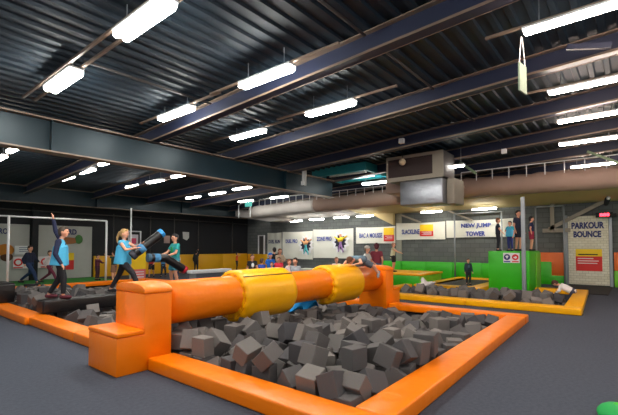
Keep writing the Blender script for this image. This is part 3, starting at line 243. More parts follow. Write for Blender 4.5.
# ------------------------------------------------------------------ foam cubes (settled pile, size index x y z rx ry rz in mm / centiradians)
SIZES = [(.22,.22,.22),(.22,.22,.22),(.23,.23,.17),(.26,.26,.26),(.24,.21,.2)]
FO = []
_d = [int(x) for x in FOAM.split()]
for i in range(0, len(_d), 7):
    a = _d[i:i+7]; FO.append((a[0], Vector((a[1]/1000, a[2]/1000, a[3]/1000)), Euler((a[4]/100, a[5]/100, a[6]/100))))
def cube_mesh(sz, name='foam_cube'):
    o = B(-sz[0]/2, sz[0]/2, -sz[1]/2, sz[1]/2, -sz[2]/2, sz[2]/2).build(name, M['foam'], bevel=.006, seg=1)
    me = o.data; bpy.data.objects.remove(o); return me
CUBES = [cube_mesh(s) for s in SIZES]
for k in range(NIND):
    si, p, e = FO[k]
    o = bpy.data.objects.new('foam_cube', CUBES[si]); o.location = p; o.rotation_euler = e; C.objects.link(o)
    if p.x > 10: tag(o, 'charcoal foam cube in the far yellow edged pit before the green tower', 'foam cube', 'foam cubes in the far yellow edged pit')
    elif p.y > 5.4: tag(o, 'charcoal foam cube in the left pit beyond the padded log', 'foam cube', 'foam cubes in the left pit beyond the padded log')
    else: tag(o, 'charcoal foam cube in the near orange edged pit before the padded log', 'foam cube', 'foam cubes in the near orange edged pit')
mb = MB()
def addcube(si, p, e):
    R = e.to_matrix(); x, y, z = (a/2 for a in SIZES[si])
    q = [(-x,-y,-z),(x,-y,-z),(x,y,-z),(-x,y,-z),(-x,-y,z),(x,-y,z),(x,y,z),(-x,y,z)]
    mb.add([p+R @ Vector(w) for w in q], [(0,3,2,1),(4,5,6,7),(0,1,5,4),(1,2,6,5),(2,3,7,6),(3,0,4,7)])
for k in range(NIND, len(FO)): addcube(*FO[k])
if NIND < len(FO):
    o = mb.build('foam_cubes', M['foam'])
    tag(o, 'mass of charcoal foam cubes filling the rest of the foam pits', 'foam cubes', kind='stuff')
# ------------------------------------------------------------------ setting
us = [-3, 2.7, 8.75, 10.62, 13.8, 14.85, 18.74]; vs_ = [-4, 1.12, 1.68, 3.97, 6.42, 16.3, 20.95]
def hole(u, v):
    if 2.7 < u < 8.75 and 1.68 < v < 16.3: return True
    if 10.62 < u < 14.85 and 1.12 < v < 6.42:
        return not (u > 13.8 and v > 3.97)
    return False
fl = MB(); eps = 1e-4
for i in range(len(us)-1):
    for j in range(len(vs_)-1):
        u0, u1, v0, v1 = us[i], us[i+1], vs_[j], vs_[j+1]; h = hole((u0+u1)/2, (v0+v1)/2); z = -.56 if h else 0
        fl.add([(u0,v0,z),(u1,v0,z),(u1,v1,z),(u0,v1,z)], [(0,1,2,3)])
        if h:
            for (du, dv, a, b) in ((-1,0,(u0,v0),(u0,v1)),(1,0,(u1,v0),(u1,v1)),(0,-1,(u0,v0),(u1,v0)),(0,1,(u0,v1),(u1,v1))):
                cu, cv = (u0+u1)/2+du*((u1-u0)/2+.05), (v0+v1)/2+dv*((v1-v0)/2+.05)
                if not hole(cu, cv): fl.add([(*a,-.56),(*b,-.56),(*b,0),(*a,0)], [(0,1,2,3)])
o = struct('floor', fl, M['floor'])
struct('wall_back', B(18.74, 19.1, -4, 21.6, -.0, 5.4), M['block'])
struct('wall_left', B(-3, 18.74, 20.95, 21.3, 0, 5.0), M['dark'])

def zr(v): return 4.95-.045*v
cg = MB(); prof = []
v = -4.6
while v < 21.8:
    prof += [(v, 0), (v+.13, 0), (v+.15, -.045), (v+.23, -.045)]; v += .25
vs2 = []
for (v, d) in prof: vs2 += [(-3.2, v, zr(v)+d+.045), (19.2, v, zr(v)+d+.045)]
cg.add(vs2, [(2*i, 2*i+1, 2*i+3, 2*i+2) for i in range(len(prof)-1)])
struct('ceiling', cg, M['roof'])

# roof beams: I sections running away to the left, following the slope of the roof
names = ['nearest the camera', 'second from the camera', 'third from the camera', 'fourth from the camera, in front of the ventilation unit', 'fifth from the camera, above the long duct', 'farthest back beside the block wall']
for i, u in enumerate((5.25, 7.9, 10.55, 13.15, 15.95, 18.5)):
    t = thing('roof_beam', 'dark painted steel roof beam with lamplight painted pale along its flange edges, '+names[i], 'roof beam', (u, 0, 0), group='steel beams under the corrugated roof')
    def sl(x0, x1, d0, d1, v0=-4., v1=21.2):
        m_ = MB(); a = [(x0,v0,zr(v0)-d0),(x1,v0,zr(v0)-d0),(x1,v0,zr(v0)-d1),(x0,v0,zr(v0)-d1)]
        b = [(x, v1, z-zr(v0)+zr(v1)) for x, _, z in a]
        return m_.add(a+b, [(0,1,2,3),(4,7,6,5),(0,4,5,1),(1,5,6,2),(2,6,7,3),(3,7,4,0)])
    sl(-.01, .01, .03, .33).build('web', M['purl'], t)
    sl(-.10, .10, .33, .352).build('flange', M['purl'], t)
    sl(-.108, -.10, .322, .36).build('lit_flange_edge', M['flange'], t); sl(.10, .108, .322, .36).build('lit_flange_edge', M['flange'], t)  # bright lips: lamplight put into the edge colour
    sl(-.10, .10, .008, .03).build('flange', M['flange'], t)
# two big teal girders across
def girder(v, z0, z1, u0, u1, label, st):
    t = thing('steel_girder', label, 'girder', (0, v, 0), group='teal steel girders')
    B(u0, u1, -.02, .02, z0, z1).build('web', M['teal'], t)
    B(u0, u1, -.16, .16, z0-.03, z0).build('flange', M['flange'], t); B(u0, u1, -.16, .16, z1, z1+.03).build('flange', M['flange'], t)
    for uu in st:
        B(uu, uu+.025, -.15, .02, z0, z1).build('stiffener', M['teal'], t)
girder(9.55, 3.52, 4.17, -2.5, 13.1, 'deep teal steel girder crossing the hall in front of the far lights', (2.95, 10.2))
girder(19.5, 3.36, 4.02, -2.5, 18.9, 'teal steel girder at the far left, before the black wall', (3.5, 8.0, 12.5))
# thin rods between the beams
for (v, us_) in ((3.1, [(3.0, 5.12), (5.38, 7.77), (8.03, 10.42), (10.68, 13.0)]), (6.9, [(2.6, 5.12), (5.38, 7.77)])):
    for (a, b) in us_:
        o = MB().cyl((a, v, zr(v)-.1), (b, v, zr(v)-.1), .022, n=8).build('tie_rod', M['gdark'], smooth=True)
        tag(o, 'thin grey rod under the roof sheets between two roof beams', 'rod', 'thin rods between the roof beams')

# ------------------------------------------------------------------ lights
def lamp(u, v, z, L, label, m='lampc', w=.2, rail=0, group=None, hang=True):
    t = thing('ceiling_light', label, 'ceiling light', (u, v, z), group=group or 'strip lights under the roof')
    B(-w/2, w/2, -L/2, L/2, .03, .075).build('housing', M['white'], t, bevel=.01, seg=1)
    d = MB()
    for sx in (-1, 1):
        d.capsule((sx*w*.25, -L/2+.05, 0), (sx*w*.25, L/2-.05, 0), w*.235, n=8, k=2)
    d.build('tube', M[m], t, smooth=True)
    if rail:
        B(-.025, .025, -rail/2, rail/2, .078, .11).build('mounting_rail', M['flange'], t)
    if hang:
        h_ = zr(v)-z-.03
        if h_ > .1:
            for sy in (-1, 1): MB().cyl((0, sy*L*.35, .1), (0, sy*L*.35, h_), .008, n=6).build('hanger', M['grey'], t)
    return t
near = [(2.45, 4.7, 'big bright strip light at the top left of the ceiling'), (2.5, 7.5, 'strip light on the twin rails, the one nearer the teal girder'),
        (4.6, 4.72, 'strip light left of the nearest roof beam, high in the middle'), (4.66, 7.5, 'strip light left of the nearest roof beam, close to the teal girder'),
        (6.5, 4.78, 'strip light between the nearest and second roof beams, right one of its rail'), (6.7, 7.5, 'strip light between the nearest and second roof beams, left one of its rail')]
for i, (u, v, lb) in enumerate(near):
    L = 1.22
    lamp(u, v, 4.33, L, lb, 'lampc', w=.24 if u < 3 else .19, rail=0 if u < 3 else 3.0)
t = thing('lighting_rail', 'pair of long rails carrying the two strip lights at top left', 'rail', (2.48, 0, 0))
for sx in (-.1, .1): B(sx-.02, sx+.02, 2.6, 9.2, 4.41, 4.45).build('rail', M['flange'], t)
right = [(5.95, .45, 'warm strip light at the top right corner, by the hanging sign'), (8.62, .5, 'warm strip light at right, second down from the top'),
         (10.78, .75, 'warm strip light at right, third down from the top'), (13.2, .95, 'warm strip light at right, fourth down, above the duct rail'), (17.25, 1.1, 'warm strip light at right behind the duct rail')]
for i, (u, v, lb) in enumerate(right):
    lamp(u, v, 4.4, (1.35, 1.45, 1.2, 1.35, 1.35)[i], lb, 'lampw', w=.12, rail=(2.3, 2.2, 0, 0, 0)[i], group='warm strip lights at the right')
for (u, v, lb) in ((2.4, -1.0, 'added fill strip light out of view, right of the visitor'), (4.4, -1.1, 'added fill strip light out of view, near the hanging sign'), (-.4, 1.4, 'added fill strip light out of view, overhead behind the visitor'), (-.5, 4.6, 'added fill strip light out of view, toward the twin rails')):
    lamp(u, v, 4.4, 1.25, lb, 'lampc', w=.2)  # unseen lamps added to brighten the foreground foam and floor
far = [(2.98,12.06),(3.05,13.8),(5.5,15.87),(5.4,13.9),(5.22,11.94),(7.95,15.87),(7.87,14.02),(7.78,12.15),(11.62,17.05),(11.46,14.93),(11.15,12.84),(14.4,16.27),(14.35,13.73)]
row = {3:'at the far left edge beyond the girder', 5:'in the first full row beyond the girder', 7:'in the second row beyond the girder', 11:'in the third row beyond the girder', 14:'beyond the girder just before the duct'}
cnt = {}
for (u, v) in far:
    k = min(row, key=lambda r: abs(r-u+.3)); cnt[k] = cnt.get(k, 0)+1
    pos = {12.06:'right one', 13.8:'left one', 15.87:'leftmost', 13.9:'middle', 11.94:'rightmost', 14.02:'middle', 12.15:'rightmost', 17.05:'leftmost', 14.93:'middle', 12.84:'rightmost', 16.27:'left one', 13.73:'right one'}[v]
    lamp(u, v, 3.98, 1.15, 'small distant strip light %s, %s' % (row[k], pos), 'lampf', w=.15, group='distant strip lights beyond the girder')
und = [(17.97,3.78,'above the left end of the white duct, leftmost'),(16.0,3.85,'above the white duct, middle of the three'),(14.23,3.9,'above the white duct, rightmost of the three'),
       (15.6,3.04,'under the duct, leftmost'),(14.01,3.07,'under the duct, second from the left'),(12.32,3.1,'under the duct, third from the left'),(10.82,3.1,'under the duct just left of the concrete column'),
       (7.25,3.12,'on the block wall above the orange and yellow banner panel'),(4.93,3.12,'on the block wall above the tower banner')]
for (v, z, lb) in und:
    lamp(17.75 if z < 3.5 else 17.75, v, z, 1.0, 'small strip light '+lb, 'lampf', w=.14, group='strip lights around the duct', hang=False)
lamp(13.6, 7.85, 4.0, 1.1, 'strip light below the skylight, left of the ventilation unit', 'lampf', w=.14)
lamp(12.9, 4.55, 4.1, .8, 'short strip light right of the ventilation unit', 'lampf', w=.12)

# hanging sign
t = thing('hanging_sign', 'small white sign hanging on two cords from the roof at upper right', 'sign', (6.2, 1.18, 3.88), radians(82))
B(-.012, .012, -.13, .13, -.2, .2).build('board', mat('sign_board', srgb(140, 155, 135), .6, noise=.25, scale=14), t)
for s in (-1, 1): MB().cyl((0, s*.11, .2), (0, s*.02, .60), .006, n=6).build('cord', M['white'], t)

# ------------------------------------------------------------------ pads around the pits
def pad(u0, u1, v0, v1, m, label, group, z1=.155, z0=0.002):
    # a soft mat: slightly swollen top
    o = B(u0, u1, v0, v1, z0, z1).build('edge_pad', M[m], bevel=.022, seg=3, smooth=True)
    return tag(o, label, 'edge pad', group)
def padq(pts, m, label, group, z1=.155):
    o = MB().poly([(a, b, .002) for a, b in pts], (0, 0, z1-.002)).build('edge_pad', M[m], bevel=.02, seg=3, smooth=True)
    return tag(o, label, 'edge pad', group)
G1 = 'orange pads around the near foam pit'; g = .006
padq([(2.52,1.50),(2.87,1.51),(2.87,4.6),(2.52,4.6)], 'orange', 'orange edge pad running from the stepped block toward the camera', G1)
padq([(2.876,1.51),(8.6,1.665),(8.6,2.0),(2.876,1.865)], 'orange', 'long orange edge pad on the right side of the near foam pit', G1)
padq([(8.606,1.665),(8.96,1.675),(8.96,4.6),(8.606,4.6)], 'orange', 'orange edge pad at the back right of the near foam pit', G1)
pad(2.52, 2.87, 5.4+g, 6.9, 'orange', 'orange edge pad just left of the stepped block', G1)
pad(2.52, 2.87, 6.9+g, 9.05, 'orange', 'orange edge pad under the near end of the black beam', G1)
pad(2.46, 2.85, 9.05+g, 11.4, 'orange', 'orange edge pad between the black beam and the black block', G1)
pad(2.46, 2.85, 11.4+g, 13.8, 'orange', 'orange edge pad beside the black block at the far left', G1)
pad(2.46, 2.85, 13.8+g, 16.05, 'orange', 'orange edge pad at the outer left corner of the left pit', G1)
pad(8.6+g, 8.96, 5.4+g, 16.05, 'orange', 'orange edge pad on the far side of the pit behind the log', G1)
pad(2.5, 5.6, 16.06, 16.45, 'orange', 'orange edge pad along the back of the left pit, left half', G1)
pad(5.6+g, 8.96, 16.06, 16.45, 'orange', 'orange edge pad along the back of the left pit, right half', G1)
G2 = 'yellow pads around the far foam pit'
pad(10.45, 10.82, .93, 3.4, 'yellow', 'yellow edge pad at the front right of the far pit', G2)
pad(10.45, 10.82, 3.4+g, 6.6, 'yellow', 'yellow edge pad along the front of the far pit, behind the orange corner', G2)
padq([(10.826,.94),(14.9,1.15),(14.9,1.48),(10.826,1.3)], 'yellow', 'yellow edge pad on the right side of the far pit near the brick print sign', G2)
padq([(14.906,1.15),(15.25,1.165),(15.25,2.6),(14.906,2.6)], 'yellow', 'yellow edge pad at the back right of the far pit by the tower', G2)
pad(10.82+g, 13.6, 6.3, 6.6, 'yellow', 'yellow edge pad at the left end of the far pit', G2)

# trampoline
t = thing('trampoline', 'yellow framed trampoline with a dark bed beside the green tower', 'trampoline', (13.6, 3.97, 0))
m_ = MB(); 
for b in ((0,4.7,0,.42),(0,4.7,1.85,2.28),(0,.55,.42,1.85),(4.1,4.7,.42,1.85)): m_.box(b[0],b[1],b[2],b[3],.002,.155)
m_.build('frame_pad', M['yellow'], t, bevel=.02, seg=2)
B(.56, 4.09, .43, 1.84, .06, .1).build('bed', M['bed'], t)
# green platform with yellow top
t = thing('padded_platform', 'low green padded platform with a yellow top pad left of the trampoline', 'platform', (14.3, 6.32, 0))
B(0, 2.2, 0, 3.6, 0, .4).build('green_side', M['greenl'], t, bevel=.02)
B(-.04, 2.25, -.04, 3.6, .4, .47).build('top_pad', M['yellow'], t, bevel=.02)
B(-.03, 0, .02, 3.58, .0, .38).build('front_panel', M['green'], t, bevel=.01)

# tower
t = thing('jump_tower', 'tall green padded jump tower on which four children stand', 'tower', (14.6, 2.68, 0))
B(0, 1.85, 0, 1.27, 0, 1.36).build('padded_body', M['green'], t, bevel=.03, seg=3)
B(1.0, 1.83, -.03, 0, .02, 1.3).build('side_panel', M['greenl'], t, bevel=.01)
pn = B(-.03, -.005, .28, .78, .97, 1.3).build('notice_board', M['white'], t)
def disc(c, r, m, name, parent, n=24, d=.006):
    return MB().poly([(c[0], c[1]+r*cos(2*pi*i/n), c[2]+r*sin(2*pi*i/n)) for i in range(n)], (-d, 0, 0)).build(name, m, parent)
disc((-.031, .66, 1.16), .1, M['txtd'], 'blue_symbol', pn); disc((-.031, .41, 1.16), .1, M['bred'], 'red_symbol', pn)
MB().poly([(-.04, .66+.05*a, 1.16+.06*b) for a, b in ((-1,.4),(0,-1),(1,.4),(.4,1),(0,.5),(-.4,1))], (-.004,0,0)).build('white_mark', M['white'], pn)
MB().poly([(-.04, .41+.06*a, 1.16+.05*b) for a, b in ((-1,-.2),(-.2,-1),(1,-.3),(.6,.3),(-.2,-.1),(.2,.8),(-.5,.6))], (-.004,0,0)).build('white_mark', M['white'], pn)
B(-.033, -.03, .56, .76, .99, 1.03).build('caption_strip', M['txt'], pn); B(-.033, -.03, .31, .51, .99, 1.03).build('caption_strip', M['bred'], pn)

# netting frames
def netframe(name, label, posts, zt, z0, axis='v', fixed=18.0, r=.035, rail=True, m='grey'):
    t = thing(name, label, 'frame', (0,0,0))
    for p in posts:
        c = (fixed, p) if axis == 'v' else (p, fixed)
        MB().cyl((*c, z0), (*c, zt), r, n=10).build('post', M[m], t, smooth=True)
    if rail:
        a = (fixed, posts[0]) if axis == 'v' else (posts[0], fixed); b = (fixed, posts[-1]) if axis == 'v' else (posts[-1], fixed)
        MB().cyl((*a, zt), (*b, zt), r*.8, n=10).build('top_rail', M[m], t, smooth=True)
    return t
netframe('steel_gantry', 'grey steel frame behind the trampoline in front of the tower banner', [6.4, 4.4], 3.02, 0, fixed=18.35)
netframe('steel_gantry', 'grey steel frame between the tower and the brick print sign', [3.1, 2.14], 3.12, 0, fixed=18.35)
o = B(14.5, 14.57, 2.77, 2.89, 0, 3.15).build('tower_post', M['grey'], bevel=.008, seg=1); tag(o, 'thick grey steel post standing in front of the green tower', 'post')
netframe('steel_gantry', 'white pipe frame with two posts at the far end of the left pit', [2.2, 3.98, 7.25], 2.56, .0, axis='u', fixed=16.62, r=.04, m='white')
o = MB().cyl((8.45, 17.0, 0), (8.45, 17.0, 3.2), .035, n=10).build('pole', M['white'], smooth=True); tag(o, 'white pole standing alone behind the girl with the padded baton', 'pole')
for i, u in enumerate((9.4, 11.42, 12.9, 14.55, 17.22)):
    o = MB().cyl((u, 20.75, 1.07), (u, 20.75, 3.2), .03, n=8).build('net_pole', M['gdark'], smooth=True)
    tag(o, 'thin grey net pole before the black wall, %s from the left' % ('first','second','third','fourth','fifth')[i], 'pole', 'net poles on the black wall')
o = MB().cyl((-2, 20.6, 3.15), (18.5, 20.6, 3.05), .03, n=8).build('net_rail', M['gdark'], smooth=True); tag(o, 'long thin grey rail across the top of the black wall at left', 'rail')

# ------------------------------------------------------------------ wall pads
i = 0
for a, b in ((8.5,10.5),(10.5,12.5),(12.5,14.5),(14.5,16.5),(16.5,18.6)):
    o = B(a, b-.01, 20.8, 20.94, 0, 1.05).build('wall_pad', M['ypad'], bevel=.02); i += 1
    tag(o, 'yellow wall pad on the left wall, %s from the left' % ('first','second','third','fourth','last')[i-1], 'wall pad', 'yellow pads along the left wall')
o = B(18.58, 18.73, 18.95, 20.78, 0, 1.02).build('wall_pad', M['ypad'], bevel=.02); tag(o, 'yellow wall pad in the corner beside the first white banner', 'wall pad')
for k, (a, b) in enumerate(((4.0, 5.3), (5.3, 6.6), (6.6, 7.9), (7.9, 9.2), (9.2, 10.3))):
    o = B(18.58, 18.73, a, b-.01, 0, .78).build('wall_pad', M['green'], bevel=.02)
    tag(o, 'low green wall pad behind the trampoline, %s from the tower' % ('first','second','third','fourth','fifth')[k], 'wall pad', 'low green pads along the back wall')
o = B(18.62, 18.73, 2.12, 3.95, .33, 1.28).build('wall_pad', M['orangew'], bevel=.02); tag(o, 'orange wall pad between the tower and the brick print sign', 'wall pad')
o = MB().poly([(18.6, y, z) for y, z in ((2.12,0),(3.95,0),(3.95,.9),(2.62,.9),(2.62,.36),(2.12,.36))], (-.06,0,0)).build('wall_pad', M['green'], bevel=.01)
tag(o, 'stepped green wall pad below the orange wall pad', 'wall pad')
o = B(18.62, 18.73, -2.2, .62, .62, 1.3).build('wall_pad', M['orangew'], bevel=.02); tag(o, 'orange wall pad right of the brick print sign', 'wall pad')
o = B(18.62, 18.73, -2.2, .62, 0, .61).build('wall_pad', M['greenl'], bevel=.02); tag(o, 'green wall pad at the floor right of the brick print sign', 'wall pad')
o = B(15.4, 18.55, .68, 2.05, .003, .02).build('floor_mat', M['mat_dark']); tag(o, 'black floor mat in front of the brick print sign', 'mat')
o = B(14.6, 18.55, -2.0, .36, .003, .05).build('floor_mat', M['greenl'], bevel=.01); tag(o, 'pale green floor mat at the right edge below the orange pad', 'mat')
o = B(-2.5, 8.4, 16.5, 20.75, .003, .02).build('floor_mat', M['greenf']); tag(o, 'green floor carpet between the left pit and the left banners', 'carpet')

# ------------------------------------------------------------------ banners
def back_banner(label, v0, v1, z0, z1, u=18.66, name='banner'):
    t = thing(name, label, 'banner', (u, (v0+v1)/2, z0))
    mb = MB(); n = 14; vs = []
    for j in range(2):
        for k in range(n+1):
            vs.append((.025*sin(k*1.1)*(1 if j == 0 else .3), (v0-v1)/2+(v1-v0)*k/n, (z1-z0)*j-.03*sin(pi*k/n)*(1 if j else -0.5)))
    mb.add(vs, [(k, k+1, n+1+k+1, n+1+k) for k in range(n)])
    mb.build('cloth', M['banner'], t, smooth=True)
    return t
def burst(parent, c, X, r, cols, name='picture'):
    X = Vector(X); c = Vector(c); N = X.cross(Vector(ZU))
    def P2(a, b, k): return c+X*a*r+Vector(ZU)*b*r+N*k
    r2 = random.Random(int(c.y*100+c.x*10)); n = 22
    pts = [P2((.95 if i % 2 else .62+.15*r2.random())*cos(2*pi*i/n), (1.0 if i % 2 else .7+.15*r2.random())*sin(2*pi*i/n), .035) for i in range(n)]
    MB().poly(pts, N*.004).build(name, cm(235, 235, 235), parent)
    pts = [P2((.66 if i % 2 else .45)*cos(2*pi*i/n), (.72 if i % 2 else .5)*sin(2*pi*i/n), .041) for i in range(n)]
    MB().poly(pts, N*.004).build(name, cm(45, 42, 62), parent)
    # a simple jumping figure
    fig = MB(); fig.capsule(P2(0,.1,.05), P2(.05,-.3,.05), .13*r, .1*r, n=8, k=2); fig.capsule(P2(.1,-.3,.05), P2(.3,-.85,.05), .09*r, .05*r, n=8, k=2); fig.capsule(P2(-.05,-.3,.05), P2(-.2,-.8,.05), .09*r, .05*r, n=8, k=2)
    fig.build(name, cols[0], parent, smooth=True)
    f2 = MB(); f2.capsule(P2(-.1,.2,.05), P2(-.6,.45,.05), .09*r, .06*r, n=8, k=2); f2.capsule(P2(.15,.2,.05), P2(.65,.5,.05), .09*r, .06*r, n=8, k=2); f2.capsule(P2(-.05,.15,.05), P2(.12,.25,.05), .2*r, n=8, k=2)
    f2.build(name, cols[1], parent, smooth=True)
    MB().ell(P2(.02,.55,.05), .13*r, .13*r, .16*r).build(name, M['skin'], parent, smooth=True)
def T(s, t, v, z, w, h, m='txt', u=18.66, bold=.03): # lettering on a back wall banner
    lo = t.location; text(s, 'lettering', M[m], t, (0-.03, v-lo.y, z-lo.z), XB, ZU, w, h, bold=bold)
def yr(t, v0, v1, za, zb, zc, lines=3):
    lo = t.location
    B(-.036, -.03, v0-lo.y, v1-lo.y, zb-lo.z, za-lo.z).build('yellow_panel', M['byel'], t)
    B(-.036, -.03, v0-lo.y, v1-lo.y, zc-lo.z, zb-lo.z).build('red_panel', M['bred'], t)
    for k in range(lines):
        z = zb-lo.z-(zb-zc)*(.2+.22*k); B(-.039, -.036, v0-lo.y+.08, v1-lo.y-.08-(.1*k % .2), z-.012, z+.012).build('small_print_line', M['white'], t)
t = back_banner('narrow white banner reading DUEL RUN, first on the back wall', 17.6, 18.9, .74, 2.44); T('DUEL RUN', t, 18.24, 1.85, 1.05, .24, 'txtd')
t = back_banner('white banner reading DUEL PRO with a runner in teal trousers', 15.02, 17.54, .74, 2.47); T('DUEL PRO', t, 16.72, 1.86, 1.0, .24)
burst(t, (0, 15.55-t.location.y, 1.62-.74), XB, .66, (cm(90, 190, 195), cm(230, 170, 120)))
t = back_banner('white banner reading ZONE PRO with a yellow and purple figure', 12.12, 15.0, .84, 2.55); T('ZONE PRO', t, 14.15, 1.98, 1.1, .25)
burst(t, (0, 12.98-t.location.y, 1.78-.84), XB, .66, (cm(160, 120, 175), cm(240, 205, 40)))
t = back_banner('white banner reading BAC A MOUSSE with a yellow and red panel', 9.55, 11.95, 1.68, 2.58); T('BAC A MOUSSE', t, 11.0, 2.12, 1.42, .26)
yr(t, 9.62, 10.21, 2.5, 2.13, 1.8)
t = back_banner('white banner reading SLACKLINE with a yellow and red panel', 6.95, 9.5, 1.86, 2.72); T('SLACKLINE', t, 8.7, 2.26, .95, .24)
yr(t, 7.53, 8.2, 2.6, 2.28, 2.03)
t = back_banner('white banner reading NEW JUMP TOWER behind the net frame', 3.9, 6.9, 1.93, 2.74); T('NEW JUMP', t, 5.55, 2.45, 1.3, .24, bold=.04); T('TOWER', t, 5.57, 2.1, .85, .22, bold=.04)
# parkour sign
t = thing('parkour_sign', 'tall white brick print panel reading PARKOUR BOUNCE', 'sign', (18.62, 1.4, 0))
B(-.02, .02, -.64, .64, .05, 2.7).build('panel', M['pbrick'], t)
for s in (-1, 1): B(-.05, .05, s*.7-.05, s*.7+.05, 0, 2.75).build('side_post', M['grey'], t, bevel=.008, seg=1)
text('PARKOUR', 'lettering', M['txtd'], t, (-.02, 0, 2.33), XB, ZU, 1.04, .26, bold=.05); text('BOUNCE', 'lettering', M['txtd'], t, (-.02, .02, 1.99), XB, ZU, .88, .25, bold=.05)
B(-.028, -.021, -.43, .4, 1.14, 1.42).build('yellow_panel', M['byel'], t); B(-.028, -.021, -.43, .4, .58, 1.14).build('red_panel', M['bred'], t)
B(-.031, -.028, -.3, .32, 1.19, 1.23).build('small_print_line', M['dark'], t)
for k, w in enumerate((.5, .66, .62)): B(-.031, -.028, .34-w, .34, 1.04-.09*k, 1.07-.09*k).build('small_print_line', M['white'], t)
# LED sign
t = thing('led_display', 'black box with a glowing red display above the brick print sign', 'display', (18.3, .9, 2.68))
B(-.05, .05, -.3, .22, -.08, .1).build('case', M['dark'], t, bevel=.01); 
text('888', 'digits', M['led'], t, (-.05, -.05, .01), XB, ZU, .3, .12, bold=.04)
B(-.03, .4, -.4, -.28, -.05, .05).build('bracket', M['dark'], t)
t = thing('floodlight', 'dark spotlight on a bracket above the red display', 'spotlight', (17.6, .72, 3.2))
MB().capsule((0,0,0), (.1,.05,-.16), .09, .07).build('lamp_head', M['dark'], t, smooth=True); MB().cyl((0,0,0), (.0,.0,.3), .02, n=8).build('bracket', M['grey'], t); MB().cyl((-.06,-.02,-.0),(-.1,-.03,.04), .05, .06, n=12).build('lens', M['white'], t)

# left wall banners
def left_banner(label, u0, u1, z0, z1, v=20.9):
    t = thing('banner', label, 'banner', ((u0+u1)/2, v, z0)); n = 12; vs = []
    for j in range(2):
        for k in range(n+1): vs.append(((u0-u1)/2+(u1-u0)*k/n, .02*sin(k*1.3), (z1-z0)*j))
    MB().add(vs, [(k, k+1, n+1+k+1, n+1+k) for k in range(n)]).build('cloth', mat('grey_banner', srgb(182, 182, 176), .7, noise=.08, scale=2, bump=.5, bscale=2), t, smooth=True)
    return t
t = left_banner('grey white banner with a brown mascot free burst at the far left edge, reading PRO', 3.2, 5.78, .02, 2.5)
text('ZONE PRO', 'lettering', M['txtd'], t, (4.4-t.location.x, -.03, 2.16), XL, ZU, 1.15, .25)
t['label'] = 'grey white banner with a brown picture at the left edge, reading PRO'
for (a, z, w, m_) in ((4.9, 1.35, .35, cm(190, 120, 40)), (4.95, 1.05, .25, cm(80, 50, 30))):
    MB().ell((a-t.location.x, -.05, z), w*.9, .02, w*.75).build('picture', m_, t, smooth=True)
t = left_banner('grey white banner with a tan and green picture behind the boy with raised arm', 6.1, 8.42, .02, 2.5)
text('RD', 'lettering', M['txtd'], t, (7.52-t.location.x, -.03, 2.2), XL, ZU, .36, .26)
MB().ell((7.3-t.location.x, -.05, 1.78), .5, .02, .16).build('picture', cm(170, 110, 70), t, smooth=True)
MB().ell((7.8-t.location.x, -.055, 1.85), .17, .02, .22).build('picture', cm(80, 130, 70), t, smooth=True)
lo = t.location
B(6.9-lo.x, 7.6-lo.x, -.045, -.035, .85, 1.2).build('yellow_panel', M['byel'], t); B(6.9-lo.x, 7.6-lo.x, -.045, -.035, .4, .85).build('red_panel', M['bred'], t)
# safety notices on the left banner
t = thing('notice_board', 'white notice above a row of red and blue round safety symbols', 'notice', (5.6, 20.82, .55))
B(-.38, .3, -.01, .01, .62, 1.0).build('white_notice', M['white'], t)
for k, z in enumerate((.92, .84, .76)): B(-.22, .16, -.014, -.01, z-.012, z+.012).build('small_print_line', M['txtd'], t)
B(-.42, 1.02, -.01, .01, .0, .52).build('symbol_panel', cm(235, 225, 225), t)
for k, (x, c_) in enumerate(((-.24,'bred'),(.3,'txt'),(.78,'bred'))):
    MB().poly([(x+.17*cos(2*pi*i/20), -.012, .28+.17*sin(2*pi*i/20)) for i in range(20)], (0,-.005,0)).build('round_symbol', M[c_], t)
    MB().poly([(x+.1*cos(2*pi*i/20), -.018, .28+.1*sin(2*pi*i/20)) for i in range(20)], (0,-.004,0)).build('symbol_centre', M['white'], t)
    B(x-.17, x+.17, -.014, -.01, .02, .07).build('caption_strip', M[c_], t)
o = B(5.83, 6.06, 20.66, 20.86, 0, 3.3).build('wall_post', M['dark'], bevel=.01); tag(o, 'black upright post between the two left banners', 'post')
# framed poster, small notices on the black wall
t = thing('framed_poster', 'small white framed poster with pink print on the black wall', 'poster', (10.6, 20.9, 1.32))
B(-.36,-.3,-.03,.03,0,1.05).build('frame', M['white'], t); B(.3,.36,-.03,.03,-.9,1.05).build('frame', M['white'], t); B(-.3,.3,-.03,.03,.99,1.05).build('frame', M['white'], t)
B(-.27,.2,-.01,.01,.2,.85).build('sheet', cm(225, 215, 222), t); B(-.17,.08,-.02,-.012,.35,.65).build('print', cm(220, 80, 110), t)
o = B(12.35, 12.72, 20.92, 20.945, 1.72, 2.15).build('notice', cm(190, 160, 150)); tag(o, 'small pinkish notice on the black wall beside the blue baton tip', 'notice')
o = MB().poly([(13.57,20.94,2.4),(14.0,20.94,2.4),(14.0,20.94,2.05),(13.85,20.94,1.9),(13.6,20.94,2.0)], (0,-.02,0)).build('notice', cm(205, 205, 200)); tag(o, 'small pale shield shaped notice on the black wall right of the boy', 'notice')
t = thing('standing_banner', 'yellow and red standing banner behind the black batons', 'banner', (8.95, 17.3, 0))
B(-.3,.36,-.01,.01,.5,1.3).build('yellow_panel', M['byel'], t); B(-.3,.36,-.01,.01,.05,.5).build('red_panel', cm(225, 110, 110), t)
for z in (.15,.27,.38): B(-.22,.28,-.015,-.01,z-.02,z+.02).build('small_print_line', M['white'], t)
B(-.34,.4,-.12,.12,0,.05).build('foot', M['grey'], t)
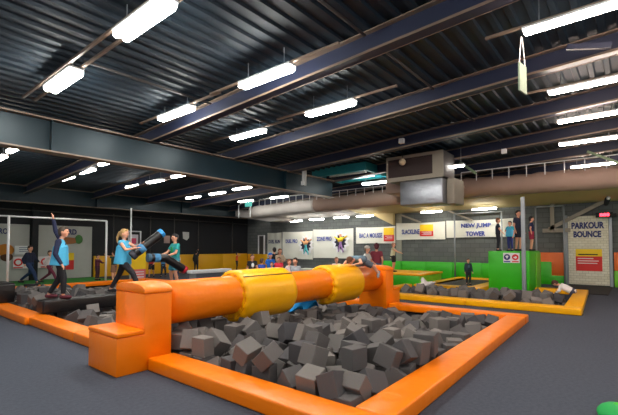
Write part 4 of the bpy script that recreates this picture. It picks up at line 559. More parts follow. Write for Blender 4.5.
# white padded benches beyond the pit
for (a, b, v, z, lb) in ((10.4, 12.6, 15.2, .45, 'long white padded bench beyond the left pit'),):
    t = thing('bench', lb, 'bench', (a, v, 0)); B(0, b-a, 0, .5, .3, z).build('seat', M['white'], t, bevel=.02)
    for x in (.1, b-a-.2): B(x, x+.1, .05, .45, 0, .3).build('leg', M['grey'], t)
t = thing('white_box', 'white padded box behind the log at the back of the hall', 'box', (13.2, 10.8, 0)); B(0,.5,-.25,.62,0,.5).build('body', M['white'], t, bevel=.03); B(-.02,.52,-.27,.64,.5,.56).build('lid', M['banner'], t, bevel=.02)
t = thing('steel_door', 'narrow white framed door beside the first back banner', 'door', (18.735, 19.5, 0))
for a, b in ((-.3,-.24),(.24,.3)): B(-.1,0,a,b,1.03,2.3).build('frame', M['white'], t)
B(-.1,0,-.24,.24,2.24,2.3).build('frame', M['white'], t); B(-.03,0,-.24,.24,1.03,2.24).build('leaf', M['gdark'], t)

# ------------------------------------------------------------------ duct, unit, soffit, steel
def ductm(v0, v1, z0, z1, r, seed):
    n, L = 20, int(abs(v1-v0)/.25)+1; vs = []; rr = random.Random(seed)
    for j in range(L+1):
        f = j/L; sag = .02*rr.uniform(-1, 1); k = 1+.05*rr.uniform(-1, 1)
        for i in range(n):
            a = 2*pi*i/n; q = 1+.03*rr.uniform(-1, 1)
            vs.append((r*1.0*cos(a)*k*q, v0+(v1-v0)*f, z0+(z1-z0)*f+r*sin(a)*k*q+sag))
    fs = [(j*n+i, j*n+(i+1) % n, (j+1)*n+(i+1) % n, (j+1)*n+i) for j in range(L) for i in range(n)]+[tuple(range(n)), tuple(range(L*n, L*n+n))]
    return MB().add(vs, fs)
t = thing('fabric_duct', 'long white and brown fabric air duct left of the ventilation unit', 'duct', (16.0, 0, 0))
ductm(17.4, 12.6, 3.56, 3.66, .33, 1).build('white_section', M['ductw'], t, smooth=True)
ductm(12.6, 8.0, 3.66, 3.72, .37, 2).build('brown_section', M['duct'], t, smooth=True)
MB().ell((0, 17.45, 3.56), .34, .12, .34).build('end_cap', M['ductw'], t, smooth=True)
t2 = thing('fabric_duct', 'long brown fabric air duct right of the ventilation unit', 'duct', (16.0, 0, 0))
ductm(5.75, -2.5, 3.82, 3.68, .37, 3).build('brown_section', M['duct'], t2, smooth=True)
def railing(label, v0, v1, z0, zt, u, n):
    t = thing('duct_rail', label, 'railing', (u, 0, 0))
    B(-.015, .015, v1, v0, zt-.03, zt).build('top_rail', M['white'], t)
    for k in range(n+1):
        v = v1+(v0-v1)*k/n; B(-.012, .012, v-.012, v+.012, z0, zt-.03).build('post', M['white'], t)
railing('white rail with short posts above the left duct', 16.6, 8.2, 3.85, 4.24, 15.72, 18)
railing('white rail with short posts above the right duct', 5.2, -2.2, 4.0, 4.42, 15.72, 13)
# ventilation unit
t = thing('ventilation_unit', 'big grey ventilation unit with a dark brown grille under the roof', 'ventilation unit', (12.0, 4.5, 0))
B(0, .96, 0, 1.95, 3.68, 4.5).build('casing', M['unit'], t, bevel=.02)
B(-.03, 0, 0, 1.95, 3.66, 3.8).build('frame', M['beiges'], t); B(-.03, 0, 0, 1.95, 4.4, 4.5).build('frame', M['beiges'], t)
B(-.03, 0, 0, .34, 3.8, 4.4).build('frame', M['beiges'], t); B(-.03, 0, 1.88, 1.95, 3.8, 4.4).build('frame', M['beiges'], t)
B(-.02, 0, .34, 1.88, 3.8, 4.4).build('grille', M['grille'], t)
t = thing('foil_duct', 'shiny silver foil box duct below the ventilation unit', 'duct', (12.05, 4.5, 0))
B(0, 1.0, .06, 1.5, 2.86, 3.66).build('foil_body', M['silver'], t, bevel=.04)
B(1.01, 3.5, .5, 2.6, 3.45, 3.9).build('brown_joint', M['duct'], t, bevel=.08)
B(.3, 1.2, -.2, .05, 2.86, 3.66).build('end_panel', M['beiges'], t, bevel=.03)
# soffit
t = thing('soffit', 'beige sloping soffit under the ducts along the back wall', 'soffit', (0, 0, 0))
MB().poly([(16.2,-3,3.42),(18.73,-3,3.22),(18.73,-3,3.34),(16.2,-3,3.54)], (0,14.2,0)).build('soffit_board', M['beige'], t)
MB().poly([(16.2,11.2,3.3),(18.73,11.2,3.24),(18.73,11.2,3.34),(16.2,11.2,3.4)], (0,7.3,0)).build('soffit_board', M['ductw'], t)
MB().poly([(16.4,19.6,3.9),(16.4,16.2,3.25),(16.4,15.4,3.0),(16.4,16.6,3.0),(16.4,19.6,3.45)], (1.2,0,0)).build('end_piece', M['ductw'], t)
o = B(18.70, 18.738, 9.22, 9.54, .79, 3.22).build('column', M['conc'], bevel=.01); tag(o, 'pale concrete column between two back wall banners', 'column')
o = MB().poly([(18.4, 11.1, 3.38),(18.4, 9.55, 3.38),(18.4, 9.55, 2.62)], (.25,0,0)).build('corbel', M['beige']); tag(o, 'triangular beige bracket left of the concrete column', 'bracket')
def brace(a, b, w, m, label, name='brace'):
    a = Vector(a); b = Vector(b); d = (b-a).normalized(); s = Vector((1,0,0)); n = d.cross(s).normalized()
    o = MB().poly([a+n*w/2, a-n*w/2, b-n*w/2, b+n*w/2], (.06,0,0)).build(name, M[m] if isinstance(m, str) else m); return tag(o, label, 'brace')
brace((18.5,2.67,2.22),(18.5,.8,3.25),.14,'beiges','beige diagonal brace above the brick print sign')
brace((18.5,2.9,2.16),(18.5,1.95,2.16),.16,'beiges','beige horizontal rail left of the brick print sign')
brace((18.5,9.15,3.12),(18.5,8.1,2.7),.08,'beiges','beige brace just right of the concrete column')
brace((18.5,6.75,3.2),(18.5,5.67,2.7),.07,'beiges','beige brace above the tower banner')
brace((18.5,2.55,2.2),(18.5,2.55,3.3),.14,'beiges','short beige upright behind the net frame')
brace((14.2,4.75,4.5),(14.2,4.2,4.05),.08,cm(120,140,110),'pale green brace right of the ventilation unit')
brace((15.1,1.1,4.5),(15.1,.3,4.02),.07,cm(120,140,110),'pale green brace above the right duct rail')
brace((7.2,.75,4.6),(7.2,.2,4.45),.08,'purl','dark brace under the roof at the upper right')
# skylight
t = thing('skylight', 'turquoise skylight box in the roof left of the ventilation unit', 'skylight', (12.3, 7.55, 4.28))
B(0, .15, 0, 2.3, 0, .3).build('side', M['tq'], t); B(2.0, 2.15, 0, 2.4, .03, .3).build('side', M['tq'], t)
B(0, 2.1, 2.3, 2.4, 0, .3).build('side', M['tq'], t); B(0, 2.1, -.1, 0, 0, .3).build('side', M['tq'], t)
B(.15, 2.0, 0, 2.3, .2, .24).build('turquoise_ceiling', M['tq'], t)
B(.9, 1.5, .4, 1.7, .03, .06).build('pane', M['sky'], t); B(.5, .56, .2, 1.9, .02, .08).build('bar', M['white'], t)
# small devices
t = thing('round_ceiling_globe', 'small round white globe hanging before the ventilation unit', 'globe', (11.75, 5.75, 4.24))
MB().ell((0,0,0), .11, .11, .11).build('globe', cm(215, 195, 160), t, smooth=True); MB().cyl((0,0,.1),(0,0,.42), .012, n=6).build('stem', M['dark'], t)
for (u, v, z, lb) in ((10.25, 5.03, 4.5, 'small white sensor box under the third roof beam'), (12.95, 3.0, 4.4, 'small white sensor box under the roof at right')):
    o = B(u-.06, u+.06, v-.07, v+.07, z-.08, z+.06).build('sensor_box', M['white'], bevel=.01); tag(o, lb, 'sensor')
t = thing('conduit_drop', 'pale vertical conduit on the teal girder left of the skylight', 'conduit', (11.0, 9.3, 3.75)); B(-.03,.0,-.04,.04,0,.72).build('conduit', M['white'], t); B(-.06,.02,-.06,.06,.0,.14).build('box', M['white'], t); B(.1,.13,-.04,.04,0,.72).build('conduit', M['white'], t)
t = thing('exit_sign', 'small turquoise lit sign hanging before the left end of the duct', 'sign', (13.8, 15.4, 3.72)); B(0,.04,-.25,.25,-.13,.13).build('panel', mat('exit_panel', srgb(70,150,140), .5, emit=srgb(70,160,150), estr=.5), t); MB().cyl((.02,0,.13),(.02,0,.5), .01, n=6).build('stem', M['dark'], t)
t = thing('pipe_loop', 'pair of white bent pipes rising before the duct end', 'pipe', (15.4, 17.0, 0))
for v in (0, 1.0): MB().cyl((0,v,3.2),(0,v,3.95), .03, n=8).build('pipe', M['white'], t); MB().cyl((0,v,3.95),(0,v-.4,4.1), .03, n=8).build('pipe', M['white'], t)

# ------------------------------------------------------------------ stepped end blocks and the padded log
def dome(x0, x1, y0, y1, z0, z1, n=14):
    pts = [(x0, y0, z0)]+[(x0, (y0+y1)/2-(y1-y0)/2*cos(pi*i/n), z0+.02+(z1-z0-.02)*sin(pi*i/n)**.75) for i in range(n+1)]+[(x0, y1, z0)]
    return MB().poly(pts, (x1-x0, 0, 0))
def endblock(label, u, s):
    t = thing('stepped_end_block', label, 'stepped block', (u, 4.62, 0))
    X = lambda a, b: (a, b) if s > 0 else (-b, -a)
    q = lambda x: x*s
    MB().poly([(q(0),0,0),(q(.70),0,0),(q(.70),0,.925),(q(.335),0,.925),(q(.335),0,.44),(q(0),0,.44)], (0,.765,0)).build('stepped_body', M['orange'], t, bevel=.014, seg=2)
    B(*X(-.006, .33), -.005, .77, .442, .50).build('step_pad', M['orange'], t, bevel=.016, seg=3)
    a, b = X(.33, .705); dome(a, b, -.004, .769, .927, 1.05).build('domed_cap', M['orange'], t, bevel=.012, seg=2)
    return t
endblock('orange stepped block at the near end of the padded log', 2.15, 1)
endblock('orange stepped block at the far end of the padded log', 9.24, -1)
t = thing('padded_log', 'round orange padded log with two yellow sleeves across the foam pit', 'padded log', (2.88, 5.0, .737))
MB().cyl((0,0,0), (5.63,0,0), .298, n=64).build('tube', M['orange'], t, smooth=True)
def sleeve(x0, x1, r):
    n, L = 56, 14; vs = []
    prof = [(x0, .29), (x0, r-.05), (x0+.012, r-.015), (x0+.05, r)]+[(x0+(x1-x0)*k/8, r) for k in range(1, 8)]+[(x1-.05, r), (x1-.012, r-.015), (x1, r-.05), (x1, .29)]
    for (x, q) in prof:
        for i in range(n):
            a = 2*pi*i/n; w = 1+.006*sin(a*9+x*7)*(1 if q > .3 else 0); sag = -.02 if q > .3 else 0
            vs.append((x+(.012*sin(a*14) if x < x0+.02 else 0), q*w*cos(a), q*w*sin(a)+sag))
    m_ = MB().add(vs, [(j*n+i, j*n+(i+1) % n, (j+1)*n+(i+1) % n, (j+1)*n+i) for j in range(len(prof)-1) for i in range(n)])
    s = m_.build('sleeve', M['yellow'], t, smooth=True)
    # stitched seam ring on the end face and the overlap line along the side
    rg = MB(); 
    for i in range(48):
        a0, a1 = 2*pi*i/48, 2*pi*(i+1)/48; rg.cyl((x0-.003, (r-.06)*cos(a0), (r-.06)*sin(a0)-.02), (x0-.003, (r-.06)*cos(a1), (r-.06)*sin(a1)-.02), .004, n=5, cap=False)
    rg.build('seam', M['orange_d'], s)
    return s
s1 = sleeve(1.24, 2.42, .412); sleeve(3.60, 4.68, .405)
a = radians(130)
MB().cyl((1.28, .414*cos(a), .414*sin(a)-.02), (2.40, .416*cos(a), .416*sin(a)-.02), .008, n=6).build('overlap_seam', M['grille'], s1)

# black beams over the left pit
t = thing('balance_beam', 'long black padded balance beam over the left foam pit, two players on it', 'balance beam', (2.78, 9.1, .16))
B(0, 5.85, 0, .38, 0, .27).build('beam_body', M['blackv'], t, bevel=.03, seg=3); B(-.012, 0, .02, .36, .02, .25).build('end_flap', M['blackv'], t)
t = thing('black_block', 'black padded block on the pit edge at the far left', 'block', (2.3, 11.65, .16))
B(0, .66, 0, .95, 0, .45).build('block_body', M['blackv'], t, bevel=.03, seg=3); B(.02, .64, .03, .92, .45, .465).build('top_seam', M['blackv'], t)
o = B(4.3, 4.7, 15.9, 16.05, .16, .24).build('small_pad', M['mat_dark'], bevel=.01); tag(o, 'small dark block on the back edge pad of the left pit', 'pad')

# padded batons
def baton(label, pts, r, endm, tipm):
    pts = [Vector(p) for p in pts]; t = thing('padded_baton', label, 'padded baton', pts[0])
    o = pts[0]; mb = MB()
    for a, b in zip(pts[:-1], pts[1:]): mb.capsule(a-o, b-o, r, n=20, k=4)
    mb.build('tube', M['blackv'], t, remesh=.02, smoothit=3)
    d = (pts[-1]-pts[-2]).normalized(); e = pts[-1]-o
    MB().cyl(e+d*(r*.35), e+d*(r+.02), r*1.03, r*.98, n=24).build('end_cap', endm, t, bevel=.012)
    d0 = (pts[0]-pts[1]).normalized(); MB().cyl(d0*(r*.3), d0*(r+.015), r*1.02, n=24).build('end_cap', tipm, t, bevel=.01)
    mid = pts[0].lerp(pts[1], .12)-o; MB().cyl(mid, mid+(pts[1]-pts[0]).normalized()*.14, r*1.025, n=24).build('band', cm(70, 130, 175), t, smooth=True)
    return t
baton('black padded baton with a bright blue end held up by the girl', [(4.60,9.0,1.36),(5.10,8.88,1.78)], .108, cm(45, 150, 225, .4), cm(60, 60, 70))
baton('bent black padded baton with a dark red end held low by the boy', [(4.92,8.85,1.24),(5.26,8.82,1.23),(5.68,8.78,.97)], .1, cm(170, 20, 40, .4), cm(60, 90, 110))

# ------------------------------------------------------------------ people
VH = -50.61
def person(label, loc, H=1.5, view=0, pose=None, top=(60,60,80), sleeves='short', bottom=(30,30,40), legs='long', hair=(60,40,30), longhair=False,
           shoes=(40,40,45), bib=None, vox=.014, head=None, look=0, hat=None, tilt=None, skin='skin', stripe=None):
    s = H/1.5; t = thing('person', label, 'person', loc, radians(VH+view))
    if tilt: t.rotation_euler = tilt
    J = dict(pel=(0,0,.80), ch=(0,-.0,1.08), nk=(0,0,1.235), hd=(0,-.015,1.375), shR=(-.145,0,1.17), shL=(.145,0,1.17), elR=(-.20,.02,.93), elL=(.20,.02,.93),
             wrR=(-.21,-.08,.72), wrL=(.21,-.08,.72), hiR=(-.075,0,.77), hiL=(.075,0,.77), knR=(-.085,-.02,.44), knL=(.085,-.02,.44), anR=(-.09,.02,.075), anL=(.09,.02,.075), toR=None, toL=None)
    if pose: J.update(pose)
    for k in 'RL':
        if J['to'+k] is None: a_ = J['an'+k]; J['to'+k] = (a_[0]+(-.015 if k == 'R' else .015), a_[1]-.13, a_[2]-.045)
    V = {k: Vector(v)*s for k, v in J.items()}
    up = (V['nk']-V['pel']).normalized(); side = (V['shL']-V['shR']).normalized()
    b = MB()
    def cap(a, c, r0, r1=None, m_=b): m_.capsule(a, c, r0*s, (r0 if r1 is None else r1)*s, n=12, k=3)
    def torso(m_, e=0., low=None):
        for sg in (-1, 1):
            m_.capsule(V['pel']+side*sg*.05*s, V['ch']+side*sg*.055*s, (.085+e)*s, (.088+e)*s, n=12, k=4)
            m_.capsule(V['ch']+side*sg*.055*s, V['nk']+side*sg*.035*s-up*.07*s, (.088+e)*s, (.052+e)*s, n=12, k=4)
        m_.capsule(V['shR'], V['shL'], (.045+e)*s, n=12, k=4)
    torso(b)
    cap(V['nk']-up*.05*s, V['hd']-up*.04*s, .047, .042)
    for k in 'RL':
        cap(V['sh'+k], V['el'+k], .043, .033); cap(V['el'+k], V['wr'+k], .034, .023)
        cap(V['hi'+k], V['kn'+k], .078, .052); cap(V['kn'+k], V['an'+k], .053, .032)
        cap(V['an'+k]+Vector((0,.02,-.025))*s, V['to'+k], .032, .025)
        # hand: palm, four curled fingers, thumb
        d = (V['wr'+k]-V['el'+k]).normalized(); sd = side-d*side.dot(d); sd = sd.normalized() if sd.length > .1 else d.orthogonal().normalized(); n_ = d.cross(sd)
        if k == 'R': n_ = -n_
        w = V['wr'+k]; b.capsule(w+d*.02*s+sd*.012*s, w+d*.055*s+sd*.012*s, .018*s, n=8, k=2); b.capsule(w+d*.02*s-sd*.012*s, w+d*.055*s-sd*.012*s, .018*s, n=8, k=2)
        for i, ln in enumerate((.032, .04, .037, .028)):
            f0 = w+d*.065*s+sd*(-.024+.016*i)*s; f1 = f0+d*ln*.6*s+n_*.006*s; f2 = f1+d*ln*.4*s+n_*.016*s
            b.capsule(f0, f1, .0085*s, n=6, k=2); b.capsule(f1, f2, .0078*s, n=6, k=2)
        b.capsule(w+d*.02*s-sd*.028*s, w+d*.055*s-sd*.05*s+n_*.01*s, .010*s, .008*s, n=6, k=2)
    # head turned by look
    R = Euler((0, 0, radians(look))).to_matrix()
    if head: R = head
    hc = V['hd']; hp = lambda x, y, z: hc+R @ (Vector((x, y, z))*s)
    b.ell(hc, .078*s, .092*s, .108*s, rot=R); b.ell(hp(0,-.025,-.05), .052*s, .058*s, .06*s, rot=R)
    b.capsule(hp(0,-.09,.0), hp(0,-.103,-.022), .010*s, .013*s, n=8, k=2)
    for sg in (-1, 1): b.ell(hp(sg*.078, .008, -.008), .012*s, .02*s, .03*s, n=8, k=6, rot=R)
    body = b.build('body', M[skin], t, remesh=vox*s, smoothit=2)
    for sg in (-1, 1): MB().ell(hp(sg*.031,-.083,.012), .012*s, .008*s, .009*s, n=8, k=6, rot=R).build('eye', M['eye'], t, smooth=True)
    MB().ell(hp(0,-.083,-.052), .022*s, .008*s, .006*s, n=8, k=6, rot=R).build('mouth', M['lip'], t, smooth=True)
    # hair: shell over crown and back
    h = MB(); h.ell(hp(0,.018,.022), .085*s, .092*s, .102*s, rot=R); h.ell(hp(0,.04,-.015), .078*s, .07*s, .085*s, rot=R); h.ell(hp(0,-.05,.078), .055*s, .035*s, .03*s, rot=R)
    if longhair:
        q = hp(0,.12,.03); h.capsule(hp(0,.08,.03), q, .03*s, n=8, k=2); h.capsule(q, q+Vector((0,.06,-.12))*s, .035*s, .03*s, n=8, k=2); h.capsule(q+Vector((0,.06,-.12))*s, q+Vector((0,.055,-.24))*s, .03*s, .014*s, n=8, k=2)
    h.build('hair', cm(*hair, .7), t, remesh=vox*s, smoothit=1)
    # garments
    g_ = MB(); torso(g_, .013)
    g_.capsule(V['pel']-up*.02*s-side*.05*s, V['pel']-up*.02*s+side*.05*s, .098*s, n=12, k=4)
    for k in 'RL':
        e_ = V['sh'+k].lerp(V['el'+k], .62) if sleeves == 'short' else V['el'+k]
        if sleeves != 'none': g_.cyl(V['sh'+k], e_, .056*s, .050*s, n=14); g_.capsule(V['sh'+k], V['sh'+k], .057*s, n=12, k=4)
        if sleeves == 'long': g_.capsule(e_, e_, .047*s, n=10, k=3); g_.cyl(e_, V['el'+k].lerp(V['wr'+k], .95), .046*s, .034*s, n=14)
    sh = g_.build('shirt', cm(*top), t, remesh=vox*s, smoothit=2)
    if stripe: 
        MB().ell(V['ch']-Vector((0,.105,.03))*s, .06*s, .012*s, .09*s, n=12, k=8).build('shirt_print', cm(*stripe), t, smooth=True)
    p_ = MB(); p_.capsule(V['pel']-side*.05*s, V['pel']+side*.05*s, .104*s, n=12, k=4)
    for k in 'RL':
        p_.capsule(V['hi'+k], V['hi'+k], .09*s, n=12, k=4)
        if legs == 'long': p_.cyl(V['hi'+k], V['kn'+k], .09*s, .064*s, n=14); p_.capsule(V['kn'+k], V['kn'+k], .063*s, n=12, k=4); p_.cyl(V['kn'+k], V['kn'+k].lerp(V['an'+k], .93), .063*s, .046*s, n=14)
        else: p_.cyl(V['hi'+k], V['hi'+k].lerp(V['kn'+k], .85), .094*s, .084*s, n=14)
    p_.build('shorts' if legs != 'long' else 'trousers', cm(*bottom), t, remesh=vox*s, smoothit=2)
    for k in 'RL':
        MB().capsule(V['an'+k]+Vector((0,.03,-.035))*s, V['to'+k]+Vector((0,0,.003))*s, .043*s, .036*s, n=10, k=3).build('shoe', cm(*shoes), t, smooth=True)
    if bib:
        q = MB()
        for sg in (-1, 1):
            q.cyl(V['pel']-up*.09*s+side*sg*.06*s, V['ch']+side*sg*.06*s, .168*s, .124*s, n=16); q.capsule(V['ch']+side*sg*.06*s, V['nk']+side*sg*.04*s-up*.06*s, .108*s, .066*s, n=12, k=4)
        q.cyl(V['pel']-up*.09*s, V['ch'], .155*s, .12*s, n=16)
        q.build('bib', bib, t, remesh=vox*s, smoothit=2)
    if hat: MB().ell(hp(0,.01,.05), .092*s, .1*s, .075*s, rot=R).build('cap', cm(*hat), t, smooth=True)
    return t
bibm = M['bib']
def walk(st=.22, arm=.15): return dict(knR=(-.085,-st*.75,.45), anR=(-.09,-st*1.15,.09), knL=(.085,st*.15,.43), anL=(.09,st*1.35,.12), elR=(-.19,.12,.95), wrR=(-.18,.02+arm*.2,.76), elL=(.19,-.1,.95), wrL=(.17,-arm-.12,.84))
# players
person('boy in a light blue bib and black clothes, one arm raised, on the black beam', (3.13, 9.29, .435), 1.5, 102,
       dict(elL=(.19,.18,1.42), wrL=(.17,.22,1.68), shL=(.15,.05,1.2), elR=(-.22,.02,.92), wrR=(-.2,-.1,.70), pel=(0,.02,.78), knR=(-.10,-.10,.43), anR=(-.10,-.10,.075), knL=(.09,.04,.42), anL=(.08,.24,.08), hd=(0,-.05,1.38)),
       top=(28,34,66), sleeves='long', bottom=(22,22,28), hair=(70,58,48), shoes=(90,28,42), bib=bibm, vox=.011)
person('girl with a fair ponytail in a light blue bib gripping a padded baton', (4.45, 9.28, .435), 1.5, 84,
       dict(elR=(-.19,-.16,1.0), wrR=(-.08,-.36,1.04), elL=(.16,-.2,1.06), wrL=(.06,-.4,1.14), pel=(0,.02,.76), hiR=(-.075,.0,.73), hiL=(.075,.02,.73), knR=(-.12,-.30,.46), anR=(-.12,-.48,.08), knL=(.1,.16,.42), anL=(.08,.36,.08)),
       top=(90,175,210), sleeves='none', bottom=(28,24,32), hair=(190,150,95), longhair=True, shoes=(40,40,45), bib=bibm, vox=.011)
person('boy in a teal shirt leaning over a bent padded baton', (5.80, 9.28, .435), 1.42, 318,
       dict(elR=(-.2,-.12,.97), wrR=(-.1,-.33,.92), elL=(.2,-.1,.96), wrL=(.06,-.34,.86), knR=(-.12,-.06,.43), anR=(-.15,.0,.075), knL=(.12,-.06,.43), anL=(.15,.02,.075)),
       top=(35,150,150), sleeves='short', bottom=(60,140,160), legs='short', hair=(30,26,28), vox=.011, stripe=(30,150,80))
# walkers and onlookers at the left
person('man in a navy jumper and jeans striding past the left banners', (5.2, 18.7, .02), 1.55, 80, walk(.38), (26,32,58), 'long', (32,52,92), hair=(60,45,40), vox=.018)
person('child in a pale top and maroon trousers walking behind the boy with raised arm', (5.8, 18.4, .02), 1.35, 82, walk(.4), (205,190,190), 'long', (110,35,60), hair=(60,45,40), vox=.018)
person('small child in maroon with both arms held out before the orange wall pad', (7.75, 18.6, .02), 1.15, 80, dict(elR=(-.18,-.15,1.1), wrR=(-.14,-.34,1.14), elL=(.18,-.15,1.0), wrL=(.14,-.33,1.0)), (100,35,60), 'long', (70,30,50), hair=(50,35,30), vox=.018)
person('child in a dark green shirt holding the white frame post behind the girl', (7.75, 17.0, .0), 1.35, 262, dict(elL=(.16,-.16,1.22), wrL=(.06,-.4,1.3)), (34,62,58), 'short', (150,110,90), 'short', hair=(60,45,30), vox=.018)
person('child in a red shirt between the girl and the bent baton', (10.1, 18.2, .0), 1.22, 10, walk(.2), (190,35,45), 'short', (35,30,35), 'short', hair=(40,30,28), vox=.018)
person('child in a blue shirt and dark trousers behind the bent baton', (10.55, 17.9, .0), 1.2, 180, walk(.1), (70,140,190), 'short', (35,38,55), hair=(40,30,28), vox=.018)
person('child in a white top and navy trousers behind the bent baton', (10.7, 17.0, .0), 1.25, 200, walk(.12), (225,215,215), 'short', (40,50,90), hair=(60,40,30), vox=.018)
person('person in dark clothes reaching up against the yellow wall pads', (14.1, 20.3, .0), 1.3, 180, dict(elR=(-.15,-.1,1.35), wrR=(-.1,-.12,1.5)), (40,42,40), 'long', (30,30,32), hair=(40,35,30), vox=.02)
person('child in an orange top and black trousers by the yellow corner', (16.3, 19.2, .0), 1.18, 100, dict(elR=(-.15,-.15,1.2), wrR=(-.1,-.25,1.3)), (225,90,40), 'short', (26,24,28), hair=(40,35,30), vox=.02)
# crowd beyond the log
def at(x, d, z=0):        # a spot given by its bearing from where one stands at the pit corner
    l = (x-309)/397; return ((.773+.635*l)*d, (.635-.773*l)*d, z)
person('child in a black shirt with a white pattern in the group beyond the log', at(252.5, 13.6), 1.26, 20, walk(.05), (30,30,34), 'short', (40,40,45), hair=(95,60,40), vox=.02, stripe=(235,235,235))
person('boy in a royal blue shirt in the group beyond the log', at(262, 13.0), 1.14, 150, walk(.05), (35,70,170), 'short', (40,40,45), hair=(80,55,35), vox=.02)
person('child in a bright blue hood and shirt in the group beyond the log', at(270.5, 14.5), 1.30, 30, walk(.05), (30,110,210), 'short', (40,40,45), hair=(60,40,30), hat=(35,115,215), vox=.02)
person('dark haired adult in black standing behind the child in the blue hood', at(274.5, 16.5), 1.5, 200, walk(.05), (28,26,30), 'long', (40,40,45), hair=(22,20,20), vox=.02)
person('woman in a beige top carrying a child before the DUEL RUN banner', at(280, 15.8), 1.45, 30, dict(elR=(-.2,-.12,1.0), wrR=(-.02,-.22,1.0), elL=(.2,-.12,1.0), wrL=(.05,-.22,.95)), (190,165,140), 'long', (40,40,50), hair=(130,85,55), longhair=True, vox=.02)
person('child in a red shirt at the right side of the group beyond the log', at(279, 14.2), 1.15, 0, walk(.04), (225,50,70), 'short', (30,30,34), hair=(110,75,50), vox=.02)
person('child in a grey shirt in the middle of the group beyond the log', at(272, 12.9), 1.02, 0, walk(.04), (170,185,185), 'short', (60,60,70), hair=(120,85,60), vox=.02)
person('dark haired boy in a grey shirt right of the group beyond the log', at(295.5, 10.4, .03), 1.20, 330, walk(.04), (150,152,158), 'short', (60,60,70), hair=(48,34,28), vox=.018)
person('child in a white top behind the dark haired boy in grey', at(289, 12.6), 1.12, 60, walk(.04), (235,215,210), 'short', (60,60,70), hair=(150,90,60), vox=.02)
person('small child in white and black behind the second yellow sleeve', at(336.5, 13), 1.18, 10, walk(.04), (225,215,215), 'short', (40,36,44), hair=(120,75,55), vox=.018)
person('teenager in a white shirt and navy jeans behind the far stepped block', at(367, 14.0), 1.56, 60, walk(.05), (220,220,215), 'short', (35,45,95), hair=(140,120,100), hat=(205,200,190), vox=.02)
person('person in a maroon top and blue jeans seen from behind by the far stepped block', at(376.5, 14.3), 1.66, 170, walk(.05), (130,45,60), 'short', (55,80,115), hair=(90,35,45), vox=.02, stripe=None)
person('child in a pale shirt and black shorts on the green platform', (14.95, 7.75, .47), 1.22, 60, dict(elR=(-.18,-.18,1.06), wrR=(-.14,-.4,1.0), elL=(.18,-.18,1.0), wrL=(.14,-.38,.95), pel=(0,.06,.78)), (210,205,170), 'none', (30,28,32), 'short', hair=(150,90,60), vox=.018)
person('small child in dark navy clothes standing on the trampoline', (15.15, 4.8, .1), .98, 0, {}, (30,50,62), 'long', (28,34,46), hair=(60,40,30), vox=.018, stripe=(80,110,130))
# on the tower
person('child in a navy shirt and black leggings at the left edge of the tower top', (15.0, 3.72, 1.362), 1.17, 70, dict(elR=(-.19,-.06,.95), wrR=(-.12,-.2,.8)), (26,30,52), 'short', (24,24,34), hair=(120,75,45), vox=.016)
person('child in a turquoise bib in the middle of the tower top', (15.15, 3.36, 1.362), 1.05, 300, dict(elR=(-.2,-.1,.98), wrR=(-.1,-.22,1.0)), (50,170,190), 'short', (34,44,110), hair=(40,32,30), bib=bibm, vox=.016)
person('tallest youth in navy standing behind the post on the tower', (15.7, 3.22, 1.362), 1.46, 20, {}, (30,34,60), 'short', (36,34,50), 'short', hair=(34,28,28), vox=.016)
person('child in a navy shirt and maroon shorts right of the post on the tower', (16.1, 2.88, 1.362), 1.25, 70, dict(elR=(-.19,.06,.95), wrR=(-.16,.02,.78)), (26,34,72), 'short', (150,30,60), 'short', hair=(34,28,28), vox=.016)
# boy lying over the log
t = person('boy in a grey blue vest lying face down over the padded log', (7.62, 5.08, 1.09), 1.3, 0,
       dict(pel=(0,.06,.80), ch=(0,0,1.06), hd=(0,-.10,1.36), nk=(0,-.04,1.22), elR=(-.24,-.12,1.2), wrR=(-.16,-.2,1.38), elL=(.24,-.12,1.2), wrL=(.16,-.2,1.38), knR=(-.10,-.0,.5), knL=(.26,-.08,.6), anR=(-.10,.03,.18), anL=(.32,-.22,.44), toR=(-.10,-.02,.06), toL=(.33,-.32,.42)),
       (110,135,150), 'none', (90,95,105), 'short', hair=(95,55,30), shoes=(150,150,155), vox=.013)
t.matrix_world = Matrix.Translation((8.45, 4.86, 1.0)) @ Matrix.Rotation(radians(272), 4, 'Z') @ Matrix.Rotation(radians(76), 4, 'X')
# boy sunk in foam
t = person('boy in a white shirt half sunk in the foam by the far yellow corner', (13.9, 1.4, -.1), 1.25, 0, dict(elR=(-.24,-.12,1.1), wrR=(-.2,-.25,1.2), elL=(.24,-.1,1.12), wrL=(.2,-.25,1.2), knR=(-.09,-.28,.7), knL=(.09,-.28,.7), anR=(-.09,-.32,.45), anL=(.09,-.32,.45)), (235,228,222), 'long', (60,60,80), hair=(80,45,30), vox=.016)
zd = Vector((.0, .8, .42)).normalized(); xd = Vector((-.3, -.3, 1)).cross(zd).normalized(); yd = zd.cross(xd)
t.matrix_world = Matrix.Translation(Vector((13.9, 1.86, .42))-zd*1.13) @ Matrix((xd, yd, zd)).transposed().to_4x4()

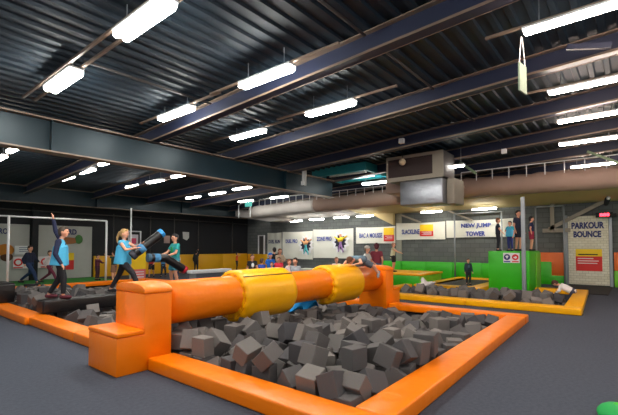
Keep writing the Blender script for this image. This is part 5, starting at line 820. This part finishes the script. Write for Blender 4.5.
# loose cloths lying in the foam
def cloth(label, c, r, m, seed, name='bib'):
    rr = random.Random(seed); n = 12; vs = []; fs = []
    ph = [rr.uniform(0, 6) for _ in range(6)]
    for i in range(n+1):
        for j in range(n+1):
            x = (i/n-.5)*2*r; y = (j/n-.5)*2*r*.7
            z = .07*sin(x*14/r*.3+ph[0])+.06*sin(y*16/r*.3+ph[1])+.05*sin((x+y)*9/r*.4+ph[2])
            x2 = x+.06*sin(y*12+ph[3]); vs.append((x2, y+.05*sin(x*13+ph[4]), z))
    fs = [(i*(n+1)+j, (i+1)*(n+1)+j, (i+1)*(n+1)+j+1, i*(n+1)+j+1) for i in range(n) for j in range(n)]
    o = MB().add(vs, fs).build(name, m, smooth=True); o.location = c
    md = o.modifiers.new('t', 'SOLIDIFY'); md.thickness = .01
    return tag(o, label, 'cloth')
cloth('crumpled bright blue bib lying on the foam under the log', (6.2, 5.25, .33), .28, cm(20, 150, 215), 3)
cloth('crumpled white cloth lying on the foam near the far stepped block', (12.3, 5.2, .35), .25, cm(225, 215, 212), 8, 'cloth')
# green cushion at the lower right corner
t = thing('bean_cushion', 'rounded green cushion on the floor in the bottom right corner', 'cushion', (4.40, .15, 0))
MB().ell((0,0,.05), .17, .15, .09).build('cushion_body', mat('green_cushion', srgb(0,160,70), .6), t, smooth=True); MB().ell((0,0,.13), .03, .03, .02).build('button', M['green'], t, smooth=True)

# ------------------------------------------------------------------ camera, world, view
cam = bpy.data.cameras.new('camera'); co = bpy.data.objects.new('camera', cam); C.objects.link(co)
TH, PT = radians(39.39), radians(2)
cam.sensor_fit = 'HORIZONTAL'; cam.sensor_width = 36; cam.lens = 397/618*36; cam.shift_y = -(207.5-233.1)/618
co.location = (0, 0, 1.5); co.rotation_euler = Vector((cos(TH)*cos(PT), sin(TH)*cos(PT), sin(PT))).to_track_quat('-Z', 'Y').to_euler()
SC.camera = co
w = bpy.data.worlds.new('world'); SC.world = w; w.use_nodes = True
w.node_tree.nodes['Background'].inputs[0].default_value = (.95, .97, 1, 1); w.node_tree.nodes['Background'].inputs[1].default_value = .28
SC.view_settings.view_transform = 'Standard'; SC.view_settings.look = 'None'; SC.view_settings.exposure = 1.15
